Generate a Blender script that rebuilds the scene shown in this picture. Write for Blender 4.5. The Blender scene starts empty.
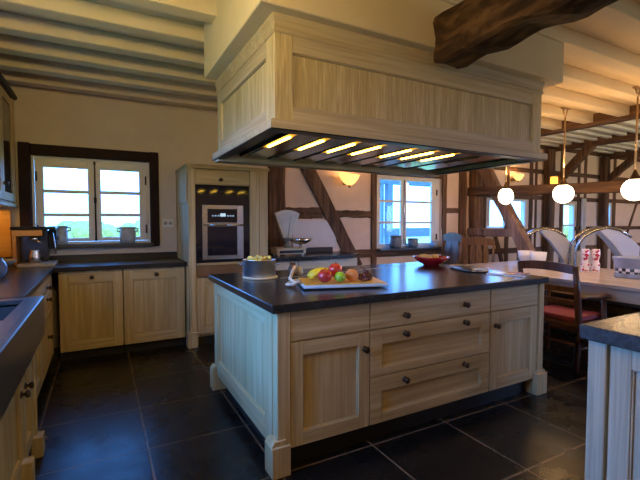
import bpy, bmesh, math, random
from mathutils import Vector, Matrix, noise
PI = math.pi
scene = bpy.context.scene
COL = scene.collection
random.seed(7)

# ------------------------------------------------------------------ materials
MATS = {}
def new_mat(name):
    m = bpy.data.materials.new(name); m.use_nodes = True
    nt = m.node_tree; nt.nodes.clear()
    out = nt.nodes.new('ShaderNodeOutputMaterial')
    b = nt.nodes.new('ShaderNodeBsdfPrincipled')
    nt.links.new(b.outputs[0], out.inputs[0])
    MATS[name] = m
    return m, nt, b, out
def c4(c): return (c[0], c[1], c[2], 1)
def tex_coord(nt, scale=(1, 1, 1), rot=(0, 0, 0)):
    tc = nt.nodes.new('ShaderNodeTexCoord'); mp = nt.nodes.new('ShaderNodeMapping')
    mp.inputs['Scale'].default_value = scale; mp.inputs['Rotation'].default_value = rot
    nt.links.new(tc.outputs['Object'], mp.inputs[0]); return mp.outputs[0]
def noise_node(nt, vec, scale, detail=4, rough=.6, dist=0):
    n = nt.nodes.new('ShaderNodeTexNoise'); n.inputs['Scale'].default_value = scale
    n.inputs['Detail'].default_value = detail; n.inputs['Roughness'].default_value = rough
    n.inputs['Distortion'].default_value = dist
    nt.links.new(vec, n.inputs['Vector']); return n.outputs[0]
def ramp(nt, fac, stops):
    r = nt.nodes.new('ShaderNodeValToRGB'); e = r.color_ramp.elements
    e[0].position, e[0].color = stops[0][0], c4(stops[0][1])
    e[1].position, e[1].color = stops[-1][0], c4(stops[-1][1])
    for p, c in stops[1:-1]:
        k = e.new(p); k.color = c4(c)
    nt.links.new(fac, r.inputs[0]); return r.outputs[0]
def bump(nt, b, h, strength=.3, dist=.01):
    bn = nt.nodes.new('ShaderNodeBump'); bn.inputs['Strength'].default_value = strength
    bn.inputs['Distance'].default_value = dist
    nt.links.new(h, bn.inputs['Height']); nt.links.new(bn.outputs[0], b.inputs['Normal'])
def plain(name, col, rough=.5, metal=0, spec=.5, var=.12, nscale=6, bmp=0, coat=0):
    m, nt, b, _ = new_mat(name)
    v = tex_coord(nt); n = noise_node(nt, v, nscale)
    lo = tuple(max(0, x * (1 - var)) for x in col); hi = tuple(min(1, x * (1 + var)) for x in col)
    nt.links.new(ramp(nt, n, [(.3, lo), (.7, hi)]), b.inputs['Base Color'])
    b.inputs['Roughness'].default_value = rough; b.inputs['Metallic'].default_value = metal
    b.inputs['Specular IOR Level'].default_value = spec
    if coat: b.inputs['Coat Weight'].default_value = coat; b.inputs['Coat Roughness'].default_value = .08
    if bmp: bump(nt, b, n, bmp, .01)
    return m
def wood(name, dark, mid, light, axis='z', rough=.55, fine=55, bmp=.25, long_=1.6, spec=.4):
    m, nt, b, _ = new_mat(name)
    s = {'x': (long_, fine, fine), 'y': (fine, long_, fine), 'z': (fine, fine, long_)}[axis]
    n1 = noise_node(nt, tex_coord(nt, s), 1.0, 3, .6, .4)
    s2 = tuple(k / 6 for k in s)
    n2 = noise_node(nt, tex_coord(nt, s2), 1.0, 3, .5, .8)
    mx = nt.nodes.new('ShaderNodeMath'); mx.operation = 'MULTIPLY_ADD'; mx.inputs[1].default_value = .6
    ml = nt.nodes.new('ShaderNodeMath'); ml.operation = 'MULTIPLY'; ml.inputs[1].default_value = .4
    nt.links.new(n2, ml.inputs[0]); nt.links.new(n1, mx.inputs[0]); nt.links.new(ml.outputs[0], mx.inputs[2])
    nt.links.new(ramp(nt, mx.outputs[0], [(.36, dark), (.5, mid), (.64, light)]), b.inputs['Base Color'])
    b.inputs['Roughness'].default_value = rough; b.inputs['Specular IOR Level'].default_value = spec
    bump(nt, b, mx.outputs[0], bmp, .004)
    return m
def emit(name, col, s, hot=None):
    m, nt, b, _ = new_mat(name)
    b.inputs['Base Color'].default_value = c4(col); b.inputs['Emission Color'].default_value = c4(hot or col)
    b.inputs['Emission Strength'].default_value = s
    return m
def glass(name, tint=(1, 1, 1), rough=.02):
    m, nt, b, out = new_mat(name); nt.nodes.remove(b)
    t = nt.nodes.new('ShaderNodeBsdfTransparent'); g = nt.nodes.new('ShaderNodeBsdfGlossy')
    t.inputs[0].default_value = c4(tint); g.inputs['Roughness'].default_value = rough
    lw = nt.nodes.new('ShaderNodeLayerWeight'); lw.inputs['Blend'].default_value = .5
    pw = nt.nodes.new('ShaderNodeMath'); pw.operation = 'POWER'; pw.inputs[1].default_value = 4
    nt.links.new(lw.outputs['Facing'], pw.inputs[0])
    f = nt.nodes.new('ShaderNodeMath'); f.operation = 'MULTIPLY_ADD'; f.inputs[1].default_value = .7; f.inputs[2].default_value = .04
    nt.links.new(pw.outputs[0], f.inputs[0])
    mx = nt.nodes.new('ShaderNodeMixShader')
    nt.links.new(f.outputs[0], mx.inputs[0]); nt.links.new(t.outputs[0], mx.inputs[1]); nt.links.new(g.outputs[0], mx.inputs[2])
    nt.links.new(mx.outputs[0], out.inputs[0]); return m

OAK = wood('limed_oak', (.37, .265, .12), (.475, .355, .175), (.58, .46, .26), 'z', fine=42, bmp=.12)
OAKX = wood('limed_oak_cross', (.37, .265, .12), (.475, .355, .175), (.58, .46, .26), 'x', fine=42, bmp=.12)
OAKY = wood('limed_oak_depth', (.37, .265, .12), (.475, .355, .175), (.58, .46, .26), 'y', fine=42, bmp=.12)
HOAK = wood('hood_oak', (.34, .26, .135), (.43, .34, .19), (.58, .48, .30), 'z', fine=75, long_=4, bmp=.15)
HOAKX = wood('hood_oak_cross', (.34, .27, .175), (.42, .34, .23), (.50, .42, .30), 'x', fine=50, bmp=.12)
HOAKY = wood('hood_oak_depth', (.34, .27, .175), (.42, .34, .23), (.50, .42, .30), 'y', fine=50, bmp=.12)
TIMBER = wood('old_timber', (.035, .018, .010), (.10, .050, .026), (.19, .105, .058), 'z', .75, 30, .6, 2)
TIMBERX = wood('old_timber_level', (.035, .018, .010), (.10, .050, .026), (.19, .105, .058), 'x', .75, 30, .6, 2)
TIMBERY = wood('old_timber_depth', (.035, .018, .010), (.10, .050, .026), (.19, .105, .058), 'y', .75, 30, .6, 2)
BRACE = wood('brace_timber', (.10, .055, .04), (.20, .12, .085), (.34, .22, .17), 'z', .7, 30, .6, 2)
ROUGH = wood('rough_hewn_timber', (.012, .005, .002), (.05, .022, .008), (.17, .085, .030), 'y', .75, 12, 1.0, 4, .2)
CHAIRW = wood('chair_wood', (.045, .014, .007), (.085, .030, .014), (.13, .05, .024), 'z', .35, 40, .1)
CHAIRM = wood('middle_chair_wood', (.06, .026, .010), (.13, .06, .024), (.20, .10, .045), 'z', .4, 40, .1)
CHAIRL = wood('light_chair_wood', (.12, .06, .025), (.22, .12, .05), (.32, .19, .09), 'z', .4, 40, .1)
TABLEW = wood('table_wood', (.42, .33, .25), (.55, .44, .34), (.64, .53, .42), 'y', .22, 18, .08, spec=.6)
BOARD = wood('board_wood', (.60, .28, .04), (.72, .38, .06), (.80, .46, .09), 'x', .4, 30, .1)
PLASTER = plain('plaster', (.62, .545, .46), .9, var=.05, nscale=4, bmp=.15)
PINKP = plain('warm_plaster', (.74, .57, .44), .9, var=.05, nscale=4, bmp=.15)
CEIL = plain('ceiling_paint', (.66, .56, .41), .7, var=.05, nscale=2.5, bmp=.08)
CEILW = plain('pale_ceiling_paint', (.74, .72, .64), .8, var=.04)
STONE = plain('black_stone', (.016, .014, .013), .22, spec=.5, var=.4, nscale=30, bmp=.02)
HONED = plain('honed_black_stone', (.014, .012, .011), .30, spec=.6, var=.4, nscale=30)
SINKM = plain('sink_stone', (.035, .034, .034), .3, spec=.5, var=.3, nscale=20)
WFRAME = plain('window_casing', (.020, .009, .009), .6, 0, .15, var=.3, nscale=12)
WHITEP = plain('white_paint', (.72, .70, .66), .4, var=.03)
GREYSILL = plain('sill_stone', (.06, .065, .07), .35, var=.2)
STEEL = plain('brushed_steel', (.62, .60, .57), .25, 1, var=.06, nscale=20)
CHROME = plain('polished_steel', (.72, .72, .72), .1, 1, var=.03)
HOODST = plain('hood_steel', (.55, .54, .52), .16, 1, var=.06)
BLACKG = plain('black_glass', (.012, .011, .018), .06, spec=.7, var=.1)
BLACKM = plain('black_metal', (.02, .018, .016), .35, .6, var=.1)
DARKP = plain('dark_plinth', (.012, .010, .009), .6, var=.2)
KNOBM = plain('bronze_knob', (.075, .045, .025), .3, .8, var=.2)
LAMPREFL = plain('orange_reflection_steel', (.80, .33, .07), .3, .8, var=.08)  # steel coloured orange for the warm lamp reflected in it
STONEW = plain('grey_stoneware', (.16, .18, .20), .35, var=.25, nscale=14)
SCALEW = plain('scale_enamel', (.58, .53, .41), .35, var=.1)
STONEWL = plain('light_stoneware', (.36, .38, .39), .4, var=.2, nscale=14)
WHITEC = plain('white_ceramic', (.78, .76, .74), .2, var=.03)
TRAYW = plain('enamel_white', (.55, .60, .66), .25, var=.05)
SHELL = plain('pale_shell', (.70, .70, .72), .35, var=.04)
REDC = plain('red_ceramic', (.42, .012, .015), .15, var=.15, coat=.4)
REDV = plain('red_fabric', (.26, .045, .06), .85, var=.25, nscale=40)
APPLE = plain('red_apple', (.55, .035, .025), .25, var=.4, nscale=9, coat=.3)
GAPPLE = plain('green_apple', (.30, .48, .03), .25, var=.2, nscale=9, coat=.3)
PEACH = plain('peach_skin', (.72, .26, .07), .6, var=.35, nscale=8)
BANANA = plain('banana_skin', (.80, .56, .03), .45, var=.15, nscale=12)
GRAPE = plain('dark_grape', (.10, .025, .03), .25, var=.4, nscale=14, coat=.3)
PASTA = plain('yellow_pasta', (.70, .52, .12), .5, var=.3, nscale=60)
BREAD = plain('bread_crust', (.70, .42, .10), .6, var=.25, nscale=25)
ROPE = plain('rope', (.55, .45, .33), .9, var=.3, nscale=60)
BRASS = plain('aged_brass', (.48, .34, .20), .35, .8, var=.15)
BLUEP = plain('blue_cast_porch', (.17, .22, .27), .6, var=.1)  # porch timber with the blue cast of daylight in its base colour
GRASS = plain('grass', (.60, .42, .08), .9, var=.4, nscale=2)
LEAFM = plain('shrub_leaf', (.50, .36, .07), .8, var=.4, nscale=8)
CURT = plain('white_curtain', (.75, .70, .66), .9, var=.04)
GLASS = glass('window_glass')
GLASSC = glass('clear_glass', (.85, .9, .95))
DGLASS = plain('dark_cabinet_glass', (.05, .03, .02), .1, var=.2)
SLAB = plain('peninsula_stone', (.05, .055, .06), .22, spec=.6, var=.35, nscale=40, bmp=.35)
GLOBE = emit('lit_opal_globe', (1, .93, .80), 9.0, (1, .80, .55))
SCON = emit('lit_alabaster', (1, .6, .25), 2.2, (1, .52, .14))
HLAMP = emit('lit_hood_lamp', (1, .8, .4), 22.0, (1, .66, .07))
HAMB = emit('amber_lamp_halo', (1, .6, .1), .75, (1, .52, .03))  # orange halo of the hood lamps, put into a faint emission
ORL = emit('lit_amber_shade', (1, .5, .1), 3.0, (1, .42, .05))
DISP = emit('oven_display', (.5, .7, .8), .8)

def checker_mat():
    m, nt, b, _ = new_mat('checker_band')
    ch = nt.nodes.new('ShaderNodeTexChecker'); ch.inputs['Scale'].default_value = 28
    ch.inputs[1].default_value = (.02, .02, .025, 1); ch.inputs[2].default_value = (.75, .75, .78, 1)
    nt.links.new(tex_coord(nt, (1, 1, 1)), ch.inputs[0]); nt.links.new(ch.outputs[0], b.inputs['Base Color'])
    b.inputs['Roughness'].default_value = .3; return m
CHECK = checker_mat()
def pattern_red():
    m, nt, b, _ = new_mat('red_white_glaze')
    v = nt.nodes.new('ShaderNodeTexVoronoi'); v.inputs['Scale'].default_value = 32
    nt.links.new(tex_coord(nt), v.inputs['Vector'])
    nt.links.new(ramp(nt, v.outputs['Distance'], [(.38, (.50, .012, .04)), (.50, (.85, .75, .75))]), b.inputs['Base Color'])
    b.inputs['Roughness'].default_value = .2; return m
REDPAT = pattern_red()
def floor_mat():
    m, nt, b, _ = new_mat('slate_tiles')
    tc = nt.nodes.new('ShaderNodeTexCoord'); mp = nt.nodes.new('ShaderNodeMapping')
    mp.inputs['Location'].default_value = (FX, FY, 0)
    nt.links.new(tc.outputs['Object'], mp.inputs[0])
    br = nt.nodes.new('ShaderNodeTexBrick')
    br.inputs['Scale'].default_value = 1; br.offset = 0; br.offset_frequency = 2; br.squash = 1
    br.inputs['Brick Width'].default_value = .60; br.inputs['Row Height'].default_value = .60
    br.inputs['Mortar Size'].default_value = .007; br.inputs['Mortar Smooth'].default_value = .3
    br.inputs['Color1'].default_value = (.007, .006, .0055, 1); br.inputs['Color2'].default_value = (.013, .011, .009, 1)
    br.inputs['Mortar'].default_value = (.15, .105, .065, 1); br.inputs['Bias'].default_value = 0
    nt.links.new(mp.outputs[0], br.inputs['Vector'])
    n = noise_node(nt, mp.outputs[0], 5, 5, .65)
    mix = nt.nodes.new('ShaderNodeMix'); mix.data_type = 'RGBA'; mix.blend_type = 'MULTIPLY'; mix.inputs[0].default_value = .7
    nt.links.new(br.outputs[0], mix.inputs[6])
    nt.links.new(ramp(nt, n, [(.3, (.45, .42, .4)), (.7, (1.4, 1.3, 1.2))]), mix.inputs[7])
    n3 = noise_node(nt, mp.outputs[0], 16, 1, .5, 1.0)
    mix2 = nt.nodes.new('ShaderNodeMix'); mix2.data_type = 'RGBA'
    nt.links.new(ramp(nt, n3, [(.80, (0, 0, 0)), (.81, (1, 1, 1))]), mix2.inputs[0])
    nt.links.new(mix.outputs[2], mix2.inputs[6]); mix2.inputs[7].default_value = (.25, .22, .18, 1)
    nt.links.new(mix2.outputs[2], b.inputs['Base Color'])
    n2 = noise_node(nt, mp.outputs[0], 3, 3, .6)
    nt.links.new(ramp(nt, n2, [(.3, (.22,) * 3), (.7, (.36,) * 3)]), b.inputs['Roughness'])
    b.inputs['Specular IOR Level'].default_value = .33
    ad = nt.nodes.new('ShaderNodeMath'); ad.operation = 'MULTIPLY_ADD'; ad.inputs[1].default_value = -.6
    nt.links.new(br.outputs['Fac'], ad.inputs[0]); nt.links.new(n, ad.inputs[2])
    bump(nt, b, ad.outputs[0], .25, .006)
    return m
FX, FY = -.22 + .60 * 10, -2.57 + .60 * 16
FLOORM = floor_mat()

# ------------------------------------------------------------------ geometry helpers
def BM(): return bmesh.new()
def merge(dst, src, mat=None):
    if mat is not None: src.transform(mat)
    me = bpy.data.meshes.new('tmp'); src.to_mesh(me); src.free(); dst.from_mesh(me); bpy.data.meshes.remove(me)
def box(bm, x0, x1, y0, y1, z0, z1, bev=.003, mat=None, seg=1):
    t = BM(); bmesh.ops.create_cube(t, size=1)
    sx, sy, sz = abs(x1 - x0), abs(y1 - y0), abs(z1 - z0)
    for v in t.verts:
        v.co = ((x0 + x1) / 2 + v.co.x * sx, (y0 + y1) / 2 + v.co.y * sy, (z0 + z1) / 2 + v.co.z * sz)
    if bev:
        bmesh.ops.bevel(t, geom=t.edges[:], offset=min(bev, sx / 3, sy / 3, sz / 3), segments=seg, affect='EDGES', profile=.5)
    merge(bm, t, mat); return bm
def lathe(bm, prof, n=24, at=(0, 0, 0), mat=None, cap=True):
    t = BM(); rings = []
    for r, z in prof:
        if r < 1e-5: rings.append([t.verts.new((0, 0, z))])
        else: rings.append([t.verts.new((r * math.cos(2 * PI * k / n), r * math.sin(2 * PI * k / n), z)) for k in range(n)])
    for a, b in zip(rings, rings[1:]):
        for k in range(n):
            k2 = (k + 1) % n
            if len(a) == 1 and len(b) == 1: break
            if len(a) == 1: t.faces.new((a[0], b[k2], b[k]))
            elif len(b) == 1: t.faces.new((a[k], a[k2], b[0]))
            else: t.faces.new((a[k], a[k2], b[k2], b[k]))
    if cap:
        if len(rings[0]) > 1: t.faces.new(rings[0][::-1])
        if len(rings[-1]) > 1: t.faces.new(rings[-1])
    for f in t.faces: f.smooth = True
    bmesh.ops.recalc_face_normals(t, faces=t.faces[:])
    m = Matrix.Translation(Vector(at))
    if mat is not None: m = m @ mat
    merge(bm, t, m); return bm
def tube(bm, pts, r, n=8, flat=1.0, closed=False):
    pts = [Vector(p) for p in pts]; t = BM(); rings = []; rr = r if isinstance(r, (list, tuple)) else [r] * len(pts)
    up = Vector((0, 0, 1))
    for i, p in enumerate(pts):
        d = (pts[min(i + 1, len(pts) - 1)] - pts[max(i - 1, 0)]).normalized()
        s = d.cross(up)
        if s.length < .05: s = d.cross(Vector((0, 1, 0)))
        s.normalize(); u = s.cross(d).normalized()
        rings.append([t.verts.new(p + s * math.cos(2 * PI * k / n) * rr[i] * flat + u * math.sin(2 * PI * k / n) * rr[i]) for k in range(n)])
    for a, b in zip(rings, rings[1:]):
        for k in range(n): t.faces.new((a[k], a[(k + 1) % n], b[(k + 1) % n], b[k]))
    t.faces.new(rings[0][::-1]); t.faces.new(rings[-1])
    for f in t.faces: f.smooth = len(f.verts) == 4
    bmesh.ops.recalc_face_normals(t, faces=t.faces[:])
    merge(bm, t); return bm
def ball(bm, c, r, n=3, sc=(1, 1, 1)):
    t = BM(); bmesh.ops.create_icosphere(t, subdivisions=n, radius=r)
    for f in t.faces: f.smooth = True
    merge(bm, t, Matrix.Translation(Vector(c)) @ Matrix.Diagonal((*sc, 1))); return bm
def prism(bm, poly, axis, a, b, bev=0):
    """poly: list of 2D points in the plane across axis, extruded a..b"""
    def P(u, v, w):
        return {'x': (w, u, v), 'y': (u, w, v), 'z': (u, v, w)}[axis]
    t = BM(); A = [t.verts.new(P(u, v, a)) for u, v in poly]; B = [t.verts.new(P(u, v, b)) for u, v in poly]
    t.faces.new(A); t.faces.new(B[::-1]); n = len(poly)
    for k in range(n): t.faces.new((A[k], B[k], B[(k + 1) % n], A[(k + 1) % n]))
    bmesh.ops.recalc_face_normals(t, faces=t.faces[:])
    if bev: bmesh.ops.bevel(t, geom=t.edges[:], offset=bev, segments=2, affect='EDGES')
    merge(bm, t); return bm
def beam(bm, p0, p1, w, h, seed=0, wob=.012, side=None, n=14, bow=0, taper=1):
    """hewn timber between two points; w across, h along 'up of the section'"""
    p0, p1 = Vector(p0), Vector(p1); d = (p1 - p0).normalized()
    s = Vector(side) if side else (Vector((0, 0, 1)).cross(d) if abs(d.z) < .95 else Vector((1, 0, 0)))
    s = (s - d * s.dot(d)).normalized(); u = d.cross(s).normalized()
    sec = [(-.5, -.42), (-.42, -.5), (0, -.5), (.42, -.5), (.5, -.42), (.5, 0), (.5, .42), (.42, .5), (0, .5), (-.42, .5), (-.5, .42), (-.5, 0)]
    t = BM(); rings = []
    for i in range(n + 1):
        k = i / n; p = p0.lerp(p1, k) + s * bow * math.sin(PI * k)
        sc = 1 + (taper - 1) * k
        ring = []
        for j, (a, b) in enumerate(sec):
            q = p + s * a * w * sc + u * b * h * sc
            nz = noise.noise_vector(Vector((k * n * .45 + seed * 7.3, j * .55, seed * 1.7)))
            ring.append(t.verts.new(q + s * nz.x * wob + u * nz.y * wob))
        rings.append(ring)
    m = len(sec)
    for a, b in zip(rings, rings[1:]):
        for k in range(m): t.faces.new((a[k], a[(k + 1) % m], b[(k + 1) % m], b[k]))
    t.faces.new(rings[0][::-1]); t.faces.new(rings[-1])
    bmesh.ops.recalc_face_normals(t, faces=t.faces[:])
    merge(bm, t); return bm
def wpos(o):
    p = Vector((0, 0, 0))
    while o is not None:
        p = p + o.location; o = o.parent
    return p
def obj(name, bm, mat, parent=None, origin=None, label=None):
    """vertices come in world coordinates (parent unrotated while building)"""
    if parent is not None: off = wpos(parent)
    else: off = Vector(origin) if origin is not None else None
    if off is None:
        xs = [v.co for v in bm.verts]
        off = Vector((sum(c.x for c in xs) / len(xs), sum(c.y for c in xs) / len(xs), min(c.z for c in xs)))
    bmesh.ops.translate(bm, verts=bm.verts[:], vec=-off)
    me = bpy.data.meshes.new(name); bm.to_mesh(me); bm.free()
    for m_ in (mat if isinstance(mat, (list, tuple)) else (mat,)): me.materials.append(m_)
    o = bpy.data.objects.new(name, me); COL.objects.link(o)
    if parent is not None: o.parent = parent
    else: o.location = off
    if label: o['label'] = label
    return o
def tag(o, label, cat, group=None, kind=None):
    o['label'] = label; o['category'] = cat
    if group: o['group'] = group
    if kind: o['kind'] = kind
    return o
def thing(name, label, cat, loc=(0, 0, 0), group=None):
    o = bpy.data.objects.new(name, None); COL.objects.link(o); o.location = loc
    return tag(o, label, cat, group)
def struct(name, bm, mat, parent=None, origin=(0, 0, 0)):
    o = obj(name, bm, mat, parent, origin)
    if parent is None: o['kind'] = 'structure'
    return o
def copy_tree(o, parent=None):
    c = o.copy(); COL.objects.link(c); c.parent = parent
    for ch in list(o.children): copy_tree(ch, c)
    return c
def dup(o, loc, rz=0, label=None, s=1):
    c = copy_tree(o); c.location = loc; c.rotation_euler = (0, 0, rz); c.scale = (s, s, s)
    if label: c['label'] = label
    return c
TN = [0]
def trim(bm, mat):
    TN[0] += 1; return struct('trim_%d' % TN[0], bm, mat)

# framed panel on a face.  axis 'y': face at y=c looking sgn*y, u = x.  axis 'x': face at x=c, u = y
def fpanel(bm, axis, c, sgn, u0, u1, z0, z1, fr=.06, th=.02, rec=.010, top=None, bot=None, bead=True):
    """stiles and field take material slot 0, rails slot 1"""
    top = fr if top is None else top; bot = fr if bot is None else bot
    def b(ua, ub, za, zb, d0, d1, bev=.002, mi=0):
        a0, a1 = c - sgn * d0, c - sgn * d1; t = BM()
        if axis == 'y': box(t, ua, ub, min(a0, a1), max(a0, a1), za, zb, bev)
        else: box(t, min(a0, a1), max(a0, a1), ua, ub, za, zb, bev)
        for f in t.faces: f.material_index = mi
        merge(bm, t)
    b(u0, u0 + fr, z0, z1, 0, th); b(u1 - fr, u1, z0, z1, 0, th)
    b(u0 + fr, u1 - fr, z1 - top, z1, 0, th, .002, 1); b(u0 + fr, u1 - fr, z0, z0 + bot, 0, th, .002, 1)
    g = .006
    b(u0 + fr - .001, u1 - fr + .001, z0 + bot - .001, z1 - top + .001, th - .002, th, 0)
    b(u0 + fr + g, u1 - fr - g, z0 + bot + g, z1 - top - g, rec, th - .002, .003)
    if bead:
        w = .009
        for ua, ub, za, zb, mi in ((u0 + fr, u0 + fr + w - g * .5, z0 + bot, z1 - top, 0), (u1 - fr - w + g * .5, u1 - fr, z0 + bot, z1 - top, 0),
                               (u0 + fr, u1 - fr, z1 - top - w + g * .5, z1 - top, 1), (u0 + fr, u1 - fr, z0 + bot, z0 + bot + w - g * .5, 1)):
            b(ua, ub, za, zb, rec * .4, th - .002, .002, mi)
    return bm
def knob(parent, p, d):
    """round knob at point p on a face, pointing along d"""
    q = Vector((0, 0, 1)).rotation_difference(Vector(d)).to_matrix().to_4x4()
    b = BM(); lathe(b, [(.0, 0), (.018, 0), (.018, .004), (.008, .008), (.008, .016), (.017, .022), (.0205, .030), (.016, .038), (0, .041)], 14, p, q)
    return obj('knob', b, KNOBM, parent)

# ------------------------------------------------------------------ camera
cam = bpy.data.cameras.new('camera'); co = bpy.data.objects.new('camera', cam); COL.objects.link(co)
cam.sensor_fit = 'HORIZONTAL'; cam.sensor_width = 36; cam.lens = 406.9 * 36 / 640; cam.clip_start = .05; cam.clip_end = 300
co.location = (0, 0, 1.35); co.rotation_euler = (math.radians(90 - 2.53), 0, math.radians(-28.27))
scene.camera = co

# ------------------------------------------------------------------ room shell
XL, XR, YB, YF = -1.05, 12.6, 5.15, -2.6
ZC, ZJ = 2.81, 2.70
o = struct('floor', box(BM(), XL - .3, XR + .3, YF - .3, YB + .3, -.08, 0, 0), FLOORM)
def wall_x(bm, y0, y1, x0, x1, z0, z1, holes):
    xs = sorted({x0, x1, *[h[0] for h in holes], *[h[1] for h in holes]})
    for a, b in zip(xs, xs[1:]):
        hs = [h for h in holes if h[0] <= a + 1e-6 and h[1] >= b - 1e-6]
        if not hs: box(bm, a, b, y0, y1, z0, z1, 0); continue
        h = hs[0]; box(bm, a, b, y0, y1, z0, h[2], 0); box(bm, a, b, y0, y1, h[3], z1, 0)
W1 = (-.64, .52, 1.10, 2.06); W2 = (3.76, 5.14, .93, 2.09); W3 = (6.25, 7.42, 1.22, 1.80)
W4 = (8.56, 9.06, .80, 1.76); W5 = (9.96, 10.50, 1.25, 1.80)
b = BM(); wall_x(b, YB, YB + .28, XL - .3, 1.86, 0, 3.1, [W1]); struct('wall_back', b, PLASTER)
b = BM(); wall_x(b, YB, YB + .28, 1.86, 5.6, 0, 3.1, [W2]); wall_x(b, YB, YB + .15, 5.6, XR + .3, 0, 3.1, [W3, W4, W5]); struct('wall_back_dining', b, PINKP)
# left wall with an opening above the sink
b = BM()
for y0, y1, z0, z1 in ((YF, 1.1, 0, 3.1), (2.8, YB, 0, 3.1), (1.1, 2.8, 0, 1.08), (1.1, 2.8, 2.1, 3.1)):
    box(b, XL - .28, XL, y0, y1, z0, z1, 0)
struct('wall_left', b, PLASTER)
b = BM(); box(b, XR, XR + .28, YF, YB, 0, 3.1, 0); struct('wall_right', b, PINKP)
b = BM(); wall_x(b, YF - .28, YF, XL - .3, XR + .3, 0, 3.1, [(5.2, 7.4, .9, 2.2), (8.4, 10.6, .9, 2.2)]); struct('wall_front', b, PINKP)  # openings added to let light into the room
struct('ceiling', box(BM(), XL, 5.9, YF, YB, ZC, 3.08, 0), CEIL)
struct('ceiling_dining', box(BM(), 5.9, XR, YF, YB, 2.93, 3.1, 0), CEILW)
# kitchen ceiling joists (run left to right)
y = 4.995
while y > YF:
    trim(box(BM(), XL, 5.895, y - .13, y, ZJ, ZC, .006), CEIL); y -= .428
# dining bay joists
y = 5.02
while y > 1.2:
    trim(box(BM(), 6.1, 8.06, y - .085, y, 2.85, 2.94, .004), CEILW)
    trim(box(BM(), 8.26, 10.06, y - .085, y, 2.87, 2.94, .004), CEILW)
    y -= .236
# boxed soffit above the hood
trim(box(BM(), .695, 3.125, 1.895, 3.10, 2.412, ZJ + .10, .006), CEIL)

# ------------------------------------------------------------------ windows
def window(idx, W, ypl, panes, mid=None, cols=1, rows=3, wm=WHITEP, leaf=None):
    x0, x1, z0, z1 = W
    r = bpy.data.objects.new('window_%d' % idx, None); COL.objects.link(r); r.location = ((x0 + x1) / 2, ypl, z0); r['kind'] = 'structure'
    b = BM(); f = .035
    box(b, x0, x0 + f, ypl - .03, ypl + .05, z0, z1, .004); box(b, x1 - f, x1, ypl - .03, ypl + .05, z0, z1, .004)
    box(b, x0 + f, x1 - f, ypl - .03, ypl + .05, z1 - f, z1, .004); box(b, x0 + f, x1 - f, ypl - .03, ypl + .05, z0, z0 + f, .004)
    obj('window_frame', b, wm, r)
    for (a0, a1, ga, gb, gz0, gz1) in panes:
        s = BM(); zz0, zz1 = z0 + f + .004, z1 - f - .004
        y0, y1 = ypl - .045, ypl
        box(s, a0, ga, y0, y1, zz0, zz1, .004); box(s, gb, a1, y0, y1, zz0, zz1, .004)
        box(s, ga, gb, y0, y1, zz0, gz0, .004); box(s, ga, gb, y0, y1, gz1, zz1, .004)
        for k in range(1, rows):
            z = gz0 + (gz1 - gz0) * k / rows; box(s, ga, gb, y0 + .008, y1 - .008, z - .018, z + .018, .003)
        c = obj('casement', s, wm, r)
        obj('pane', box(BM(), ga - .005, gb + .005, ypl - .022, ypl - .018, gz0 - .005, gz1 + .005, 0), GLASS, c)
    return r
w = window(1, W1, 5.22, [(-.60, -.055, -.525, -.12, 1.175, 1.930), (-.045, .485, .008, .398, 1.180, 1.930)])
b = BM(); tube(b, [(-.05, 5.165, 1.14), (-.05, 5.165, 2.02)], .008, 8)
lathe(b, [(0, 0), (.014, 0), (.014, .06), (0, .06)], 10, (-.05, 5.163, 1.56)); box(b, -.062, -.038, 5.155, 5.178, 1.14, 1.17, .002); box(b, -.062, -.038, 5.155, 5.178, 1.98, 2.01, .002)
obj('espagnolette_bolt', b, BLACKM, w)
for x, z in ((-.585, 1.83), (-.585, 1.27), (.468, 1.83), (.468, 1.27)):
    obj('hinge', box(BM(), x - .008, x + .008, 5.160, 5.178, z - .05, z + .05, .003), BLACKM, w)
# dark timber casing round window 1
b = BM()
box(b, -.73, -.625, 5.105, 5.17, 1.045, 2.165, .006); box(b, .51, .605, 5.105, 5.17, 1.07, 2.16, .006)
box(b, -.625, .51, 5.105, 5.17, 2.045, 2.155, .006)
obj('window_casing', b, WFRAME, w)
obj('window_sill', box(BM(), -.66, .53, 5.07, 5.40, 1.068, 1.108, .004), GREYSILL, w)
w = window(2, W2, 5.24, [(3.80, 4.335, 3.865, 4.285, 1.005, 2.02), (4.345, 5.09, 4.40, 4.945, 1.0, 2.02)])
tube_b = tube(BM(), [(4.34, 5.185, 1.0), (4.34, 5.185, 2.03)], .009, 8); obj('espagnolette_bolt', tube_b, STEEL, w)
for x, z in ((5.05, 1.85), (5.05, 1.1)): obj('hinge', box(BM(), x - .01, x + .01, 5.178, 5.198, z - .05, z + .05, .003), BLACKM, w)
obj('window_sill', box(BM(), 3.76, 5.14, 5.03, 5.22, .905, .935, .004), GREYSILL, w)
window(3, W3, 5.195, [(6.29, 6.79, 6.34, 6.745, 1.27, 1.75), (6.88, 7.385, 6.93, 7.34, 1.27, 1.75)], rows=1)
window(4, W4, 5.195, [(8.60, 9.02, 8.625, 8.995, .86, 1.70)], rows=2)
window(5, W5, 5.195, [(10.0, 10.46, 10.03, 10.43, 1.30, 1.75)], rows=1)
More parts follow.
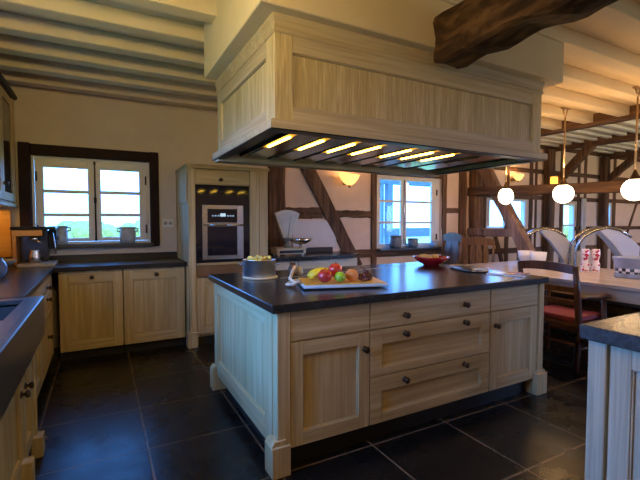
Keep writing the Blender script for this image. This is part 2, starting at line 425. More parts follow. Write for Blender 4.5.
# window over the sink, side wall
r = bpy.data.objects.new('window_6', None); COL.objects.link(r); r.location = (XL - .1, 1.85, 1.08); r['kind'] = 'structure'
b = BM()
for y in (1.1, 1.92, 2.755): box(b, XL - .13, XL - .07, y, y + .045, 1.08, 2.1, .004)
box(b, XL - .13, XL - .07, 1.1, 2.8, 1.08, 1.12, .004); box(b, XL - .13, XL - .07, 1.1, 2.8, 2.06, 2.1, .004)
obj('window_frame', b, WHITEP, r)
obj('pane', box(BM(), XL - .102, XL - .098, 1.12, 2.78, 1.1, 2.08, 0), GLASS, r)

# ------------------------------------------------------------------ timber frame in the back wall
def wt(x0, z0, x1, z1, w, seed, mat=TIMBER, d=.05, wob=.010, bow=0):
    trim(beam(BM(), (x0, YB + .004, z0), (x1, YB + .004, z1), w, d, seed, wob, side=(1, 0, 0) if abs(x1 - x0) < abs(z1 - z0) else (0, 0, 1), bow=bow), mat)
wt(2.09, 0, 2.09, 2.9, .23, 1, wob=.03, d=.09)
wt(2.50, 2.22, 3.40, .66, .20, 2, wob=.014, d=.075)
wt(2.20, 1.475, 2.80, 1.475, .15, 3, TIMBERX, wob=.02, d=.06); wt(2.86, 1.470, 3.69, 1.470, .10, 4, TIMBERX, wob=.02)
wt(3.705, 0, 3.705, 2.9, .095, 5, d=.07)
wt(3.1, .87, 5.7, .865, .12, 6, TIMBERX, d=.075)
wt(3.705, 2.14, 5.19, 2.14, .11, 7, TIMBERX)
wt(5.185, 0, 5.185, 2.9, .085, 8, d=.06)
wt(5.235, 1.55, 5.52, 1.55, .085, 9, TIMBERX)
wt(5.61, 0, 5.61, 2.9, .17, 10, wob=.015, d=.08)
# farther right part of the wall
for x, w_, s in ((7.5, .09, 12), (6.80, .10, 40), (9.37, .085, 13), (8.51, .085, 14), (9.12, .07, 15), (10.56, .11, 16), (6.18, .08, 41), (7.66, .05, 42), (11.95, .16, 43)):
    wt(x, .0, x, 2.92, w_, s)
wt(6.1, 1.84, 12.5, 1.84, .085, 17, TIMBERX); wt(6.1, 2.36, 12.5, 2.36, .085, 18, TIMBERX)
wt(7.45, 1.19, 8.54, 1.19, .085, 19, TIMBERX); wt(9.03, 1.21, 12.5, 1.21, .085, 20, TIMBERX); wt(6.1, .80, 8.55, .80, .10, 21, TIMBERX); wt(9.0, .78, 12.5, .78, .10, 22, TIMBERX)
wt(6.1, 1.17, 7.46, 1.17, .085, 23, TIMBERX)
wt(11.60, 1.82, 11.02, .80, .07, 24)
wt(9.4, 2.86, 12.5, 2.86, .08, 25, TIMBERX); wt(6.1, 2.86, 9.3, 2.86, .08, 26, TIMBERX)
wt(6.45, 1.16, 6.80, .30, .09, 27)
# lighter splash panel and upstand behind the counter
trim(box(BM(), 2.33, 3.03, 5.128, 5.149, .96, 1.375, .002), plain('splash_panel', (.60, .52, .45), .35, var=.05))

# free standing frames (partition of posts, beams, braces)
def tb(name, label, cat, p0, p1, w, h, seed, mat, wob=.014, side=None, bow=0, group=None, n=14, taper=1):
    o = obj(name, beam(BM(), p0, p1, w, h, seed, wob, side, n, bow, taper), mat, None, (0, 0, 0)); return tag(o, label, cat, group)
def member(fr, name, p0, p1, w, h, seed, mat, wob=.014, side=None):
    return obj(name, beam(BM(), p0, p1, w, h, seed, wob, side), mat, fr)
f1 = thing('timber_frame', 'open timber frame with leaning brace and long beam behind the globe lamps', 'timber frame', (5.93, 3.7, 0))
member(f1, 'post', (5.87, 5.06, 0), (5.87, 5.06, 2.66), .22, .14, 31, TIMBER, .02, (1, 0, 0))
member(f1, 'post', (5.96, 2.43, 0), (5.96, 2.43, 2.64), .24, .24, 32, TIMBER, .012, (1, 0, 0))
member(f1, 'tie_beam', (5.79, 5.13, 1.880), (5.90, 2.52, 1.790), .15, .15, 33, TIMBERY, .01)
member(f1, 'rail', (5.79, 5.13, 1.175), (5.84, 4.25, 1.175), .11, .13, 34, BRACE, .012)
member(f1, 'brace', (5.86, 4.97, 2.44), (5.86, 3.78, .42), .14, .19, 35, BRACE, .02, (1, 0, 0))['label'] = 'wide weathered leaning brace'
member(f1, 'head_beam', (6.0, 5.14, 2.835), (6.0, .2, 2.765), .20, .27, 36, TIMBERY, .008)
f2 = thing('timber_frame', 'brown timber frame whose post stands behind the middle globe lamp', 'timber frame', (8.16, 4, 0))
member(f2, 'post', (7.96, 5.06, 0), (7.96, 5.06, 2.8), .20, .14, 37, TIMBER, .012, (1, 0, 0))
member(f2, 'head_beam', (8.16, 5.14, 2.875), (8.16, .2, 2.80), .20, .17, 38, TIMBERY, .008)
member(f2, 'knee_brace', (8.02, 5.03, 2.05), (8.10, 4.32, 2.82), .12, .15, 39, TIMBER, .012, (1, 0, 0))
f3 = thing('timber_frame', 'farthest timber frame, its post left of the nearest globe lamp', 'timber frame', (10.16, 4, 0))
member(f3, 'post', (9.97, 5.06, 0), (9.97, 5.06, 2.8), .18, .14, 50, TIMBER, .012, (1, 0, 0))
member(f3, 'head_beam', (10.16, 5.14, 2.86), (10.16, .2, 2.83), .20, .18, 51, TIMBERY, .008)
member(f3, 'knee_brace', (10.02, 5.03, 2.27), (10.12, 4.45, 2.83), .12, .14, 52, TIMBER, .012, (1, 0, 0))
tb('rough_beam', 'massive rough hewn dark timber hanging below the ceiling by the hood', 'beam', (1.925, 1.90, 2.455), (1.90, -1.2, 2.455), .23, .27, 61, ROUGH, .035, n=44)

# ------------------------------------------------------------------ extractor hood
h = thing('extractor_hood', 'large limed oak extractor hood with panelled sides above the island', 'extractor hood', (1.89, 2.55, 1.82))
hx0, hx1, hy0, hy1 = .80, 2.985, 1.975, 3.14
b = BM(); fpanel(b, 'y', hy0, -1, hx0, hx1, 1.87, 2.33, .10, .03, .014, top=.095, bot=.085)
obj('front_panel', b, (HOAK, HOAKX), h)
b = BM(); fpanel(b, 'x', hx0, -1, hy0 + .031, hy1, 1.87, 2.33, .10, .03, .014, top=.095, bot=.085)
obj('side_panel', b, (HOAK, HOAKY), h)
b = BM(); fpanel(b, 'x', hx1, 1, hy0 + .031, hy1, 1.87, 2.33, .10, .03, .014, top=.095, bot=.085)
obj('side_panel', b, (HOAK, HOAKY), h)
b = BM(); box(b, hx0 + .03, hx1 - .03, hy1 - .03, hy1, 1.87, 2.33, .002); obj('back_panel', b, HOAK, h)
def ring(bm, prof, x0, x1, y0, y1):
    """sweep a profile (out, z) round a rectangle"""
    t = BM(); rows = []
    for out, z in prof:
        rows.append([t.verts.new(p) for p in ((x0 - out, y0 - out, z), (x1 + out, y0 - out, z), (x1 + out, y1 + out, z), (x0 - out, y1 + out, z))])
    n = len(rows)
    for i in range(n):
        a, c = rows[i], rows[(i + 1) % n]
        for k in range(4): t.faces.new((a[k], a[(k + 1) % 4], c[(k + 1) % 4], c[k]))
    bmesh.ops.recalc_face_normals(t, faces=t.faces[:]); merge(bm, t); return bm
obj('cornice', ring(BM(), [(-.03, 2.32), (.004, 2.32), (.008, 2.33), (.008, 2.34), (.003, 2.35), (.006, 2.375), (.014, 2.395), (.014, 2.412), (-.03, 2.412)], hx0, hx1, hy0, hy1), HOAKX, h)
obj('bottom_trim', ring(BM(), [(-.02, 1.875), (.030, 1.875), (.036, 1.868), (.036, 1.828), (-.02, 1.828)], hx0, hx1, hy0, hy1), HOAKX, h)
obj('bottom_rim', ring(BM(), [(.005, 1.829), (.034, 1.829), (.034, 1.820), (-.035, 1.820), (-.035, 1.829)], hx0, hx1, hy0, hy1), BLACKM, h)
u = obj('steel_underside', box(BM(), hx0 - .0, hx1 + .0, hy0 + .0, hy1, 1.866, 1.872, 0), BLACKM, h)
obj('rear_rail', box(BM(), hx0 - .02, hx1 + .02, hy1 - .09, hy1 + .025, 1.806, 1.868, .004), HOAKX, h)
lampx = [.965, 1.185, 1.405, 1.605, 1.86, 2.06, 2.26, 2.52]
for k, lx in enumerate(lampx):
    nx = lampx[k + 1] if k < 7 else 2.78
    f = obj('filter_panel', prism(BM(), [(lx + .035, 1.866), (nx - .045, 1.866), (nx - .045, 1.842), (lx + .035, 1.856)], 'y', 2.05, 2.98), HOODST, h)
    f = obj('lamp_channel', prism(BM(), [(lx - .035, 1.866), (lx + .025, 1.866), (lx + .025, 1.860), (lx - .035, 1.836), (lx - .040, 1.836)], 'y', 2.04, 2.99), BLACKM, h)
    b = BM(); box(b, lx - .026, lx + .026, 2.10, 2.56, 1.842, 1.858, .004); ls = obj('halo_strip', b, HAMB if k < 7 else HOODST, h)  # wide amber strip imitates the glow around the lamp; last one plain steel
    b = BM(); box(b, lx - .010, lx + .010, 2.16, 2.50, 1.832, 1.8415, .003); obj('lamp_strip', b, HLAMP if k < 7 else HOODST, ls)
# ------------------------------------------------------------------ kitchen island
isl = thing('kitchen_island', 'large limed oak kitchen island with panelled doors and drawers', 'kitchen island', (1.92, 2.6, 0))
ix0, ix1, iy0, iy1 = .80, 3.04, 1.97, 3.29
b = BM(); box(b, ix0 + .022, ix1 - .022, iy0 + .022, iy1, .125, .872, 0); obj('carcass', b, OAK, isl)
b = BM(); box(b, ix0, .877, iy0 - .006, iy0 + .06, .12, .872, .004); obj('corner_stile', b, OAK, isl)
b = BM(); box(b, 2.993, 3.052, iy0 - .012, iy0 + .06, .12, .872, .004); obj('corner_stile', b, OAK, isl)
b = BM(); fpanel(b, 'x', ix0 - .004, -1, iy0 + .06, iy1 + .005, .12, .872, .11, .028, .019, top=.09, bot=.12); obj('end_panel', b, (OAK, OAKY), isl)
b = BM(); fpanel(b, 'x', ix1 + .004, 1, iy0 + .06, iy1 + .005, .12, .872, .11, .028, .019, top=.09, bot=.12); obj('end_panel', b, (OAK, OAKY), isl)
b = BM(); box(b, ix0 + .10, ix1 - .10, iy0 + .06, iy1 - .06, 0, .125, 0); box(b, ix0 + .05, ix0 + .10, iy0 + .15, iy1 - .15, 0, .125, 0); obj('plinth', b, DARKP, isl)
F = iy0
obj('front_rail', box(BM(), .880, 1.394, F, F + .02, .708, .868, .003), OAKX, isl)
d = obj('door', fpanel(BM(), 'y', F, -1, .880, 1.394, .125, .700, .075, .028, .019), (OAK, OAKX), isl); knob(d, (1.358, F, .60), (0, -1, 0))
d = obj('drawer', box(BM(), 1.403, 2.444, F, F + .02, .708, .868, .003), OAKX, isl); knob(d, (1.665, F, .770), (0, -1, 0)); knob(d, (2.19, F, .785), (0, -1, 0))
d = obj('drawer', fpanel(BM(), 'y', F, -1, 1.403, 2.444, .418, .700, .085, .028, .019, top=.09, bot=.05), (OAKX, OAKX), isl); knob(d, (1.665, F, .655), (0, -1, 0)); knob(d, (2.19, F, .662), (0, -1, 0))
d = obj('drawer', fpanel(BM(), 'y', F, -1, 1.403, 2.444, .125, .410, .085, .028, .019, top=.09, bot=.06), (OAKX, OAKX), isl); knob(d, (1.665, F, .362), (0, -1, 0)); knob(d, (2.19, F, .370), (0, -1, 0))
obj('front_rail', box(BM(), 2.453, 2.988, F, F + .02, .708, .868, .003), OAKX, isl)
d = obj('door', fpanel(BM(), 'y', F, -1, 2.453, 2.988, .125, .700, .085, .028, .019), (OAK, OAKX), isl); knob(d, (2.505, F, .60), (0, -1, 0))
for x0, x1, y0, y1 in ((.760, .865, 1.935, 2.05), (2.955, 3.080, 1.935, 2.05), (.760, .865, 3.22, 3.32), (2.955, 3.080, 3.22, 3.32)):
    b = BM(); box(b, x0, x1, y0, y1, 0, .165, .003)
    prism(b, [(x0 + .002, .165), (x1 - .002, .165), (x1 - .02, .19), (x0 + .02, .19)], 'y', y0 + .015, y1 - .003); obj('foot', b, OAK, isl)
b = BM(); box(b, .763, 3.075, 1.937, 3.345, .876, .922, .005)
iw = obj('island_worktop', b, STONE, None, (1.92, 2.6, .876)); tag(iw, 'black polished stone worktop covering the whole kitchen island', 'worktop')
b = BM(); prism(b, [(1.19, 2.845), (3.05, 3.195), (3.05, 3.207), (1.19, 2.857)], 'z', .9215, .9235)
obj('joint_strip', b, plain('joint_grey', (.42, .40, .34), .4), iw, label='pale joint line across the stone')

# ------------------------------------------------------------------ back run: base cabinets
CF = 4.55
def base_cab(label, x0, x1, group=None):
    c = thing('base_cabinet', label, 'cabinet', ((x0 + x1) / 2, 4.85, 0), group)
    obj('carcass', box(BM(), x0 + .002, x1 - .002, CF + .02, 5.14, .11, .872, 0), OAK, c)
    obj('plinth', box(BM(), x0 + .002, x1 - .002, CF + .07, CF + .09, 0, .11, 0), DARKP, c)
    return c
c = base_cab('left oak base cabinet under the white kitchen window', -.37, .182)
d = obj('door', fpanel(BM(), 'y', CF, -1, -.365, .178, .10, .855, .085, .028, .019, top=.10, bot=.10), (OAK, OAKX), c); knob(d, (-.09, CF, .812), (0, -1, 0))
c = base_cab('right oak base cabinet between its twin and the oven cabinet', .184, .787)
d = obj('door', fpanel(BM(), 'y', CF, -1, .190, .783, .10, .855, .085, .028, .019, top=.10, bot=.10), (OAK, OAKX), c); knob(d, (.50, CF, .805), (0, -1, 0))
# L-shaped worktop
b = BM()
prism(b, [(-.402, 2.86), (-.402, 4.525), (.812, 4.525), (.812, 5.145), (XL + .004, 5.145), (XL + .004, 2.86)], 'z', .876, .920, .003)
box(b, -.86, .812, 5.115, 5.147, .918, .995, .003)
w = obj('corner_worktop', b, HONED, None, (-.4, 4.8, .876)); tag(w, 'black stone worktop in the corner under the window', 'worktop')
# ---- left run
LF = -.42
c = thing('drawer_cabinet', 'oak drawer cabinet left of the window run, beyond the sink', 'cabinet', (-.72, 3.7, 0))
obj('carcass', box(BM(), XL + .01, LF - .02, 2.87, 4.565, .11, .872, 0), OAK, c); obj('plinth', box(BM(), LF - .09, LF - .07, 2.87, 4.565, 0, .11, 0), DARKP, c)
for z0, z1, kz in ((.735, .865, .790), (.52, .728, .69), (.11, .513, .365)):
    d = obj('drawer', fpanel(BM(), 'x', LF, 1, 3.72, 4.545, z0, z1, .05, .02, .008), (OAK, OAKY), c); knob(d, (LF, 4.13, kz), (1, 0, 0))
obj('door', fpanel(BM(), 'x', LF, 1, 2.88, 3.71, .11, .865, .085, .028, .019), (OAK, OAKY), c)
c = thing('sink_cabinet', 'oak cabinet with two doors under the stone sink', 'cabinet', (-.7, 2.1, 0))
SFX = -.365
obj('carcass', box(BM(), XL + .01, SFX - .02, 1.2, 2.86, .11, .69, 0), OAK, c); obj('plinth', box(BM(), SFX - .09, SFX - .07, 1.2, 2.86, 0, .11, 0), DARKP, c)
for y0, y1, ky in ((1.85, 2.485, 2.43), (2.495, 2.80, 2.555)):
    d = obj('door', fpanel(BM(), 'x', SFX, 1, y0, y1, .11, .69, .07, .028, .019), (OAK, OAKY), c); knob(d, (SFX, ky, .50), (1, 0, 0))
obj('corner_stile', box(BM(), SFX - .02, SFX + .012, 2.805, 2.86, .0, .69, .004), OAK, c)
b = BM(); box(b, SFX - .01, SFX + .045, 2.39, 2.46, 0, .17, .004); obj('foot', b, OAK, c)
b = BM(); box(b, SFX - .01, SFX + .045, 2.76, 2.85, 0, .12, .004); obj('foot', b, OAK, c)
# sink
s = thing('stone_sink', 'dark stone double basin sink with deep apron front', 'sink', (-.65, 2.0, .70))
b = BM(); fx = -.30; ys = (1.25, 2.825)
box(b, fx - .028, fx, ys[0], ys[1], .70, .924, .005)
def slab_holes(bm, x0, x1, y0, y1, z0, z1, holes):
    xs = sorted({x0, x1, *[q for h in holes for q in h[:2]]}); yy = sorted({y0, y1, *[q for h in holes for q in h[2:]]})
    for a, c_ in zip(xs, xs[1:]):
        for e, f in zip(yy, yy[1:]):
            if any(h[0] <= a + 1e-6 and h[1] >= c_ - 1e-6 and h[2] <= e + 1e-6 and h[3] >= f - 1e-6 for h in holes): continue
            box(bm, a, c_, e, f, z0, z1, 0)
holes = [(-.94, -.385, 2.20, 2.73), (-.94, -.385, 1.40, 2.10)]
slab_holes(b, XL + .01, fx - .027, ys[0], ys[1], .890, .922, holes)
obj('rim', b, SINKM, s)
for hx_0, hx_1, hy_0, hy_1 in holes:
    b = BM(); box(b, hx_0 - .01, hx_1 + .01, hy_0 - .01, hy_1 + .01, .715, .725, 0)
    box(b, hx_0 - .012, hx_0, hy_0, hy_1, .72, .90, 0); box(b, hx_1, hx_1 + .012, hy_0, hy_1, .72, .90, 0)
    box(b, hx_0, hx_1, hy_0 - .012, hy_0, .72, .90, 0); box(b, hx_0, hx_1, hy_1, hy_1 + .012, .72, .90, 0)
    obj('basin', b, SINKM, s)
# ---- upper cabinet
c = thing('wall_cabinet', 'cream wall cabinet with dark glass doors at the left edge', 'cabinet', (-.9, 4.3, 1.52))
UX = -.755
obj('carcass', box(BM(), XL + .004, UX - .022, 3.35, 5.125, 1.53, 2.58, 0), OAK, c)
for y0, y1, ky in ((3.36, 3.94, 3.9), (3.95, 4.50, 3.99), (4.51, 5.06, 4.545)):
    b = BM(); fpanel(b, 'x', UX, 1, y0, y1, 1.55, 2.56, .075, .028, .019, bead=False); d = obj('door', b, (OAK, OAKY), c)
    obj('glass_pane', box(BM(), UX - .011, UX - .008, y0 + .08, y1 - .08, 1.63, 2.48, 0), DGLASS, d); knob(d, (UX, ky, 1.70), (1, 0, 0))
obj('end_stile', box(BM(), UX - .02, UX + .006, 5.065, 5.125, 1.53, 2.58, .004), OAK, c)
obj('cornice', box(BM(), XL + .004, UX + .035, 3.33, 5.14, 2.58, 2.625, .01), DARKP, c)
obj('light_rail', box(BM(), XL + .004, UX + .012, 3.35, 5.13, 1.495, 1.53, .004), OAKX, c)

# ------------------------------------------------------------------ tall oven cabinet
TF = 4.45
c = thing('tall_oven_cabinet', 'tall limed oak cabinet with cornice housing the oven', 'cabinet', (1.23, 4.8, 0))
b = BM(); box(b, .815, .84, TF + .02, 5.14, .10, 1.93, 0); box(b, 1.66, 1.70, TF + .02, 5.14, .10, 1.93, 0); box(b, .80, 1.66, 5.0, 5.14, .1, 1.93, 0); box(b, .80, 1.66, TF + .04, 5.0, .10, .88, 0); box(b, .80, 1.66, TF + .04, 5.0, 1.56, 1.93, 0)
obj('carcass', b, OAK, c)
b = BM(); box(b, .815, .888, TF, TF + .04, .17, 1.93, .004); box(b, .830, .875, TF - .008, TF, .22, 1.90, .004); obj('pilaster', b, OAK, c)
b = BM(); box(b, 1.490, 1.60, TF, TF + .04, .17, 1.93, .004); obj('pilaster', b, OAK, c)
b = BM(); box(b, 1.60, 1.705, TF - .004, TF + .04, .0, 1.93, .004); obj('filler_panel', b, OAK, c)
b = BM(); box(b, .790, .895, TF - .022, TF + .10, 0, .17, .004); obj('foot', b, OAK, c)
b = BM(); box(b, 1.49, 1.62, TF - .022, TF + .10, 0, .17, .004); obj('foot', b, OAK, c)
d = obj('top_drawer', box(BM(), .892, 1.486, TF + .004, TF + .03, 1.755, 1.91, .004), OAKX, c); knob(d, (1.16, TF + .004, 1.81), (0, -1, 0))
obj('plinth', box(BM(), .90, 1.49, TF + .06, TF + .08, 0, .12, 0), DARKP, c)
b = BM(); box(b, .795, 1.72, TF - .030, 5.14, 1.945, 1.965, .005); prism(b, [(.81, 1.925), (1.71, 1.925), (1.72, 1.945), (.795, 1.945)], 'y', TF - .018, 5.14); obj('cornice', b, OAKX, c)
obj('shelf_edge', box(BM(), .889, 1.489, TF - .01, TF + .05, .885, .905, .003), OAKX, c)
d = obj('warming_drawer', box(BM(), .895, 1.485, TF + .006, TF + .03, .755, .880, .003), plain('brown_drawer', (.20, .11, .05), .3, var=.3), c)
obj('door', fpanel(BM(), 'y', TF + .004, -1, .892, 1.486, .13, .742, .085, .028, .019), (OAK, OAKX), c)
ov = thing('built_in_oven', 'stainless built-in oven with black glass in the tall cabinet', 'oven', (1.19, 4.5, .91))
obj('surround', box(BM(), .892, 1.487, TF + .012, TF + .045, .908, 1.750, .003), BLACKG, ov)
b = BM()
box(b, .955, 1.012, TF - .012, TF + .012, .94, 1.535, .004); box(b, 1.338, 1.412, TF - .012, TF + .012, .94, 1.535, .004)
box(b, 1.012, 1.338, TF - .012, TF + .012, .94, .985, .003); box(b, 1.012, 1.338, TF - .012, TF + .012, 1.49, 1.535, .003)
obj('steel_frame', b, STEEL, ov)
d = obj('control_panel', box(BM(), 1.012, 1.338, TF - .006, TF + .012, 1.345, 1.49, .002), BLACKG, ov)
b = BM(); box(b, 1.15, 1.21, TF - .008, TF - .005, 1.41, 1.445, 0); obj('display', b, DISP, d)
b = BM()
for x in (1.07, 1.10, 1.13, 1.235, 1.265, 1.295): box(b, x - .006, x + .006, TF - .008, TF - .005, 1.412, 1.424, 0)
obj('button_marks', b, DISP, d)
d = obj('oven_door', box(BM(), 1.012, 1.338, TF - .008, TF + .012, .985, 1.300, .002), BLACKG, ov)
b = BM(); box(b, .965, 1.40, TF - .010, TF + .012, 1.300, 1.345, .003)
tube(b, [(.975, TF - .05, 1.318), (1.395, TF - .05, 1.318)], .011, 10); tube(b, [(1.0, TF - .05, 1.318), (1.0, TF, 1.318)], .008, 8); tube(b, [(1.37, TF - .05, 1.318), (1.37, TF, 1.318)], .008, 8)
obj('handle', b, CHROME, d)

# ------------------------------------------------------------------ back run right of the oven
c = thing('base_cabinet', 'cream base cabinet behind the island under the weighing scale', 'cabinet', (2.3, 4.8, 0))
obj('carcass', box(BM(), 1.712, 3.02, 4.57, 5.14, .11, .872, 0), OAK, c); obj('plinth', box(BM(), 1.712, 3.0, 4.64, 4.66, 0, .11, 0), DARKP, c)
CL = plain('cream_lacquer', (.60, .54, .42), .4, var=.05)
for x0, x1 in ((1.715, 2.145), (2.15, 2.58), (2.585, 3.015)):
    d = obj('door', fpanel(BM(), 'y', 4.55, -1, x0, x1, .12, .70, .07, .028, .019), CL, c); d2 = obj('drawer', box(BM(), x0, x1, 4.55, 4.57, .708, .868, .003), CL, c)
    
b = BM(); prism(b, [(1.708, 4.50), (2.93, 4.50), (3.12, 4.66), (3.12, 5.145), (1.708, 5.145)], 'z', .876, .920, .003)
rw = tag(obj('rear_worktop', b, STONE, None, (2.3, 4.8, .876)), 'black stone worktop carrying the weighing scale', 'worktop')
obj('upstand', box(BM(), 2.50, 2.95, 5.09, 5.126, .920, .99, .003), DARKP, rw)

# ------------------------------------------------------------------ right peninsula
c = thing('peninsula_cabinet', 'pale oak cabinet with grooved doors at the lower right edge', 'cabinet', (2.6, .2, 0))
PX = 1.80
obj('carcass', box(BM(), PX + .022, 3.4, -.9, .935, .08, .860, 0), OAK, c)
GOAK = wood('grey_limed_oak', (.38, .31, .21), (.49, .41, .28), (.60, .52, .37), 'z')
obj('corner_stile', box(BM(), PX - .006, PX + .06, .885, .955, .0, .860, .004), GOAK, c)
obj('back_panel', fpanel(BM(), 'y', .955, 1, PX + .062, 3.4, .08, .860, .08, .018, .01), GOAK, c)
y1 = .872
for k in range(3):
    d = obj('door', fpanel(BM(), 'x', PX, 1 * -1, y1 - .44, y1, .10, .852, .075, .028, .019), GOAK, c); knob(d, (PX, y1 - .40, .6), (-1, 0, 0)); y1 -= .45
obj('plinth', box(BM(), PX + .07, PX + .09, -.9, .88, 0, .08, 0), DARKP, c)
tag(obj('peninsula_worktop', box(BM(), 1.762, 3.45, -.95, .976, .862, .922, .005), SLAB, None, (2.6, 0, .862)), 'dark stone worktop slab at the right foreground edge', 'worktop')

# ------------------------------------------------------------------ dining table
t = thing('dining_table', 'long pale wooden dining table beyond the island', 'table', (4.85, 2.85, 0))
obj('tabletop', box(BM(), 4.20, 5.62, 1.62, 4.02, .722, .762, .008, seg=2), TABLEW, t)
b = BM(); box(b, 4.27, 4.295, 1.72, 3.98, .60, .722, .003); box(b, 5.525, 5.55, 1.72, 3.98, .60, .722, .003); box(b, 4.27, 5.55, 1.69, 1.715, .60, .722, .003); box(b, 4.27, 5.55, 3.985, 4.01, .60, .722, .003)
obj('apron', b, TABLEW, t)
for x, y in ((4.30, 1.75), (5.52, 1.75), (4.30, 3.95), (5.52, 3.95)):
    b = BM(); box(b, x - .045, x + .045, y - .045, y + .045, .56, .722, .004)
    lathe(b, [(.03, 0), (.042, .03), (.03, .07), (.05, .30), (.052, .42), (.036, .50), (.048, .54), (.04, .56)], 18, (x, y, 0)); obj('leg', b, TABLEW, t)

# ------------------------------------------------------------------ chairs (local, facing +x)
def make_armchair(label):
    r = thing('armchair', label, 'chair'); W = .27
    seat = BM(); box(seat, -.22, .24, -W, W, .40, .435, .008); obj('seat', seat, CHAIRW, r)
    b = BM(); box(b, -.19, .235, -.24, .24, .436, .485, .02, seg=3); obj('seat_cushion', b, REDV, r, label='worn red seat cushion')
    for s in (-1, 1):
        b = BM(); tube(b, [(-.23, s * W, 0), (-.20, s * W, .22), (-.20, s * W, .45), (-.235, s * W, .72), (-.275, s * W, .955)], [.024, .028, .03, .028, .025], 8); obj('back_post', b, CHAIRW, r)
        b = BM(); tube(b, [(.21, s * W, 0), (.21, s * W, .42), (.20, s * W, .64)], [.018, .024, .02], 8); obj('leg', b, CHAIRW, r)
        b = BM(); pts = [(-.235, s * W, .665), (-.10, s * (W + .01), .672), (.05, s * (W + .02), .655), (.17, s * (W + .02), .665), (.26, s * (W + .015), .65)]; tube(b, pts, [.016, .02, .024, .028, .022], 10, 1.3); obj('armrest', b, CHAIRW, r)
        for zq in (.2, .3): b = BM(); tube(b, [(-.21, s * W, zq), (.21, s * W, zq)], .011, 8); obj('stretcher', b, CHAIRW, r)
    b = BM(); n = 10
    for k in range(n):
        y0 = -W - .02 + (2 * W + .04) * k / n; y1 = y0 + (2 * W + .04) / n
        def X(y): return -.272 - .030 * (1 - (y / W) ** 2)
        def T(y): return .962 + .024 * (1 - (y / W) ** 2)
        tq = BM(); vs = []
        for yy in (y0, y1):
            x, z = X(yy), T(yy); vs.append([tq.verts.new(p) for p in ((x - .014, yy, z - .078), (x + .014, yy, z - .078), (x + .012, yy, z), (x - .012, yy, z))])
        for j in range(4): tq.faces.new((vs[0][j], vs[0][(j + 1) % 4], vs[1][(j + 1) % 4], vs[1][j]))
        tq.faces.new(vs[0][::-1]); tq.faces.new(vs[1]); bmesh.ops.recalc_face_normals(tq, faces=tq.faces[:]); merge(b, tq)
    obj('top_rail', b, CHAIRW, r)
    for z, x in ((.74, -.238), (.62, -.222)): obj('back_rail', box(BM(), x - .011, x + .011, -W, W, z - .025, z + .025, .004), CHAIRW, r)
    for xq in (.21, -.2): b = BM(); tube(b, [(xq, -W, .24), (xq, W, .24)], .011, 8); obj('stretcher', b, CHAIRW, r)
    return r
A = make_armchair('red cushioned wooden armchair right of the island, at the table'); A.location = (3.95, 2.35, 0)
def make_slat_chair(label, mat, slats, W=.27, H=1.07):
    r = thing('dining_chair', label, 'chair')
    obj('seat', box(BM(), -.2, .24, -W + .02, W - .02, .43, .462, .01, seg=2), mat, r)
    for s in (-1, 1):
        b = BM(); tube(b, [(-.24, s * (W - .04), 0), (-.20, s * (W - .03), .45), (-.235, s * W * .95, .8), (-.27, s * W, H - .01)], [.017, .021, .02, .018], 8); obj('back_post', b, mat, r)
        b = BM(); tube(b, [(.2, s * (W - .04), 0), (.2, s * (W - .04), .44)], [.015, .02], 8); obj('leg', b, mat, r)
    b = BM(); n = 12
    poly = [(-W - .01 + (2 * W + .02) * k / n, H + .05 * math.sin(PI * k / n)) for k in range(n + 1)] + [(W * 1.0, H - .09), (-W * 1.0, H - .09)]
    prism(b, poly, 'x', -.285, -.258); obj('top_rail', b, mat, r)
    obj('back_rail', box(BM(), -.222, -.200, -W * .9, W * .9, .60, .65, .004), mat, r)
    for k in range(slats):
        y = (-1 + 2 * (k + 1) / (slats + 1)) * W * .92; b = BM(); w_ = W * .62 / slats * (1.25 if slats < 4 else .85)
        tq = BM(); vs = []
        for i in range(5):
            f = i / 4; z = .63 + (H - .07 - .63) * f; x = -.212 - .058 * f; ww = w_ * (.75 + .5 * math.sin(PI * f) ** 2)
            vs.append([tq.verts.new(p) for p in ((x - .007, y - ww, z), (x + .007, y - ww, z), (x + .007, y + ww, z), (x - .007, y + ww, z))])
        for a_, c_ in zip(vs, vs[1:]):
            for j in range(4): tq.faces.new((a_[j], a_[(j + 1) % 4], c_[(j + 1) % 4], c_[j]))
        tq.faces.new(vs[0][::-1]); tq.faces.new(vs[-1]); bmesh.ops.recalc_face_normals(tq, faces=tq.faces[:]); merge(b, tq)
        obj('slat', b, mat, r)
    for s in (-1, 1):
        b = BM(); tube(b, [(-.22, s * (W - .04), .22), (.2, s * (W - .04), .22)], .01, 8); obj('stretcher', b, mat, r)
    return r
B = make_slat_chair('brown slat-back chair at the far end of the table', CHAIRM, 4); B.location = (5.09, 4.36, 0); B.rotation_euler = (0, 0, math.radians(-135))
Cc = make_slat_chair('curved-back brown chair by the crock window, left of the slat chair', CHAIRM, 2, .20, 1.13); Cc.location = (4.76, 4.80, 0); Cc.rotation_euler = (0, 0, math.radians(180))

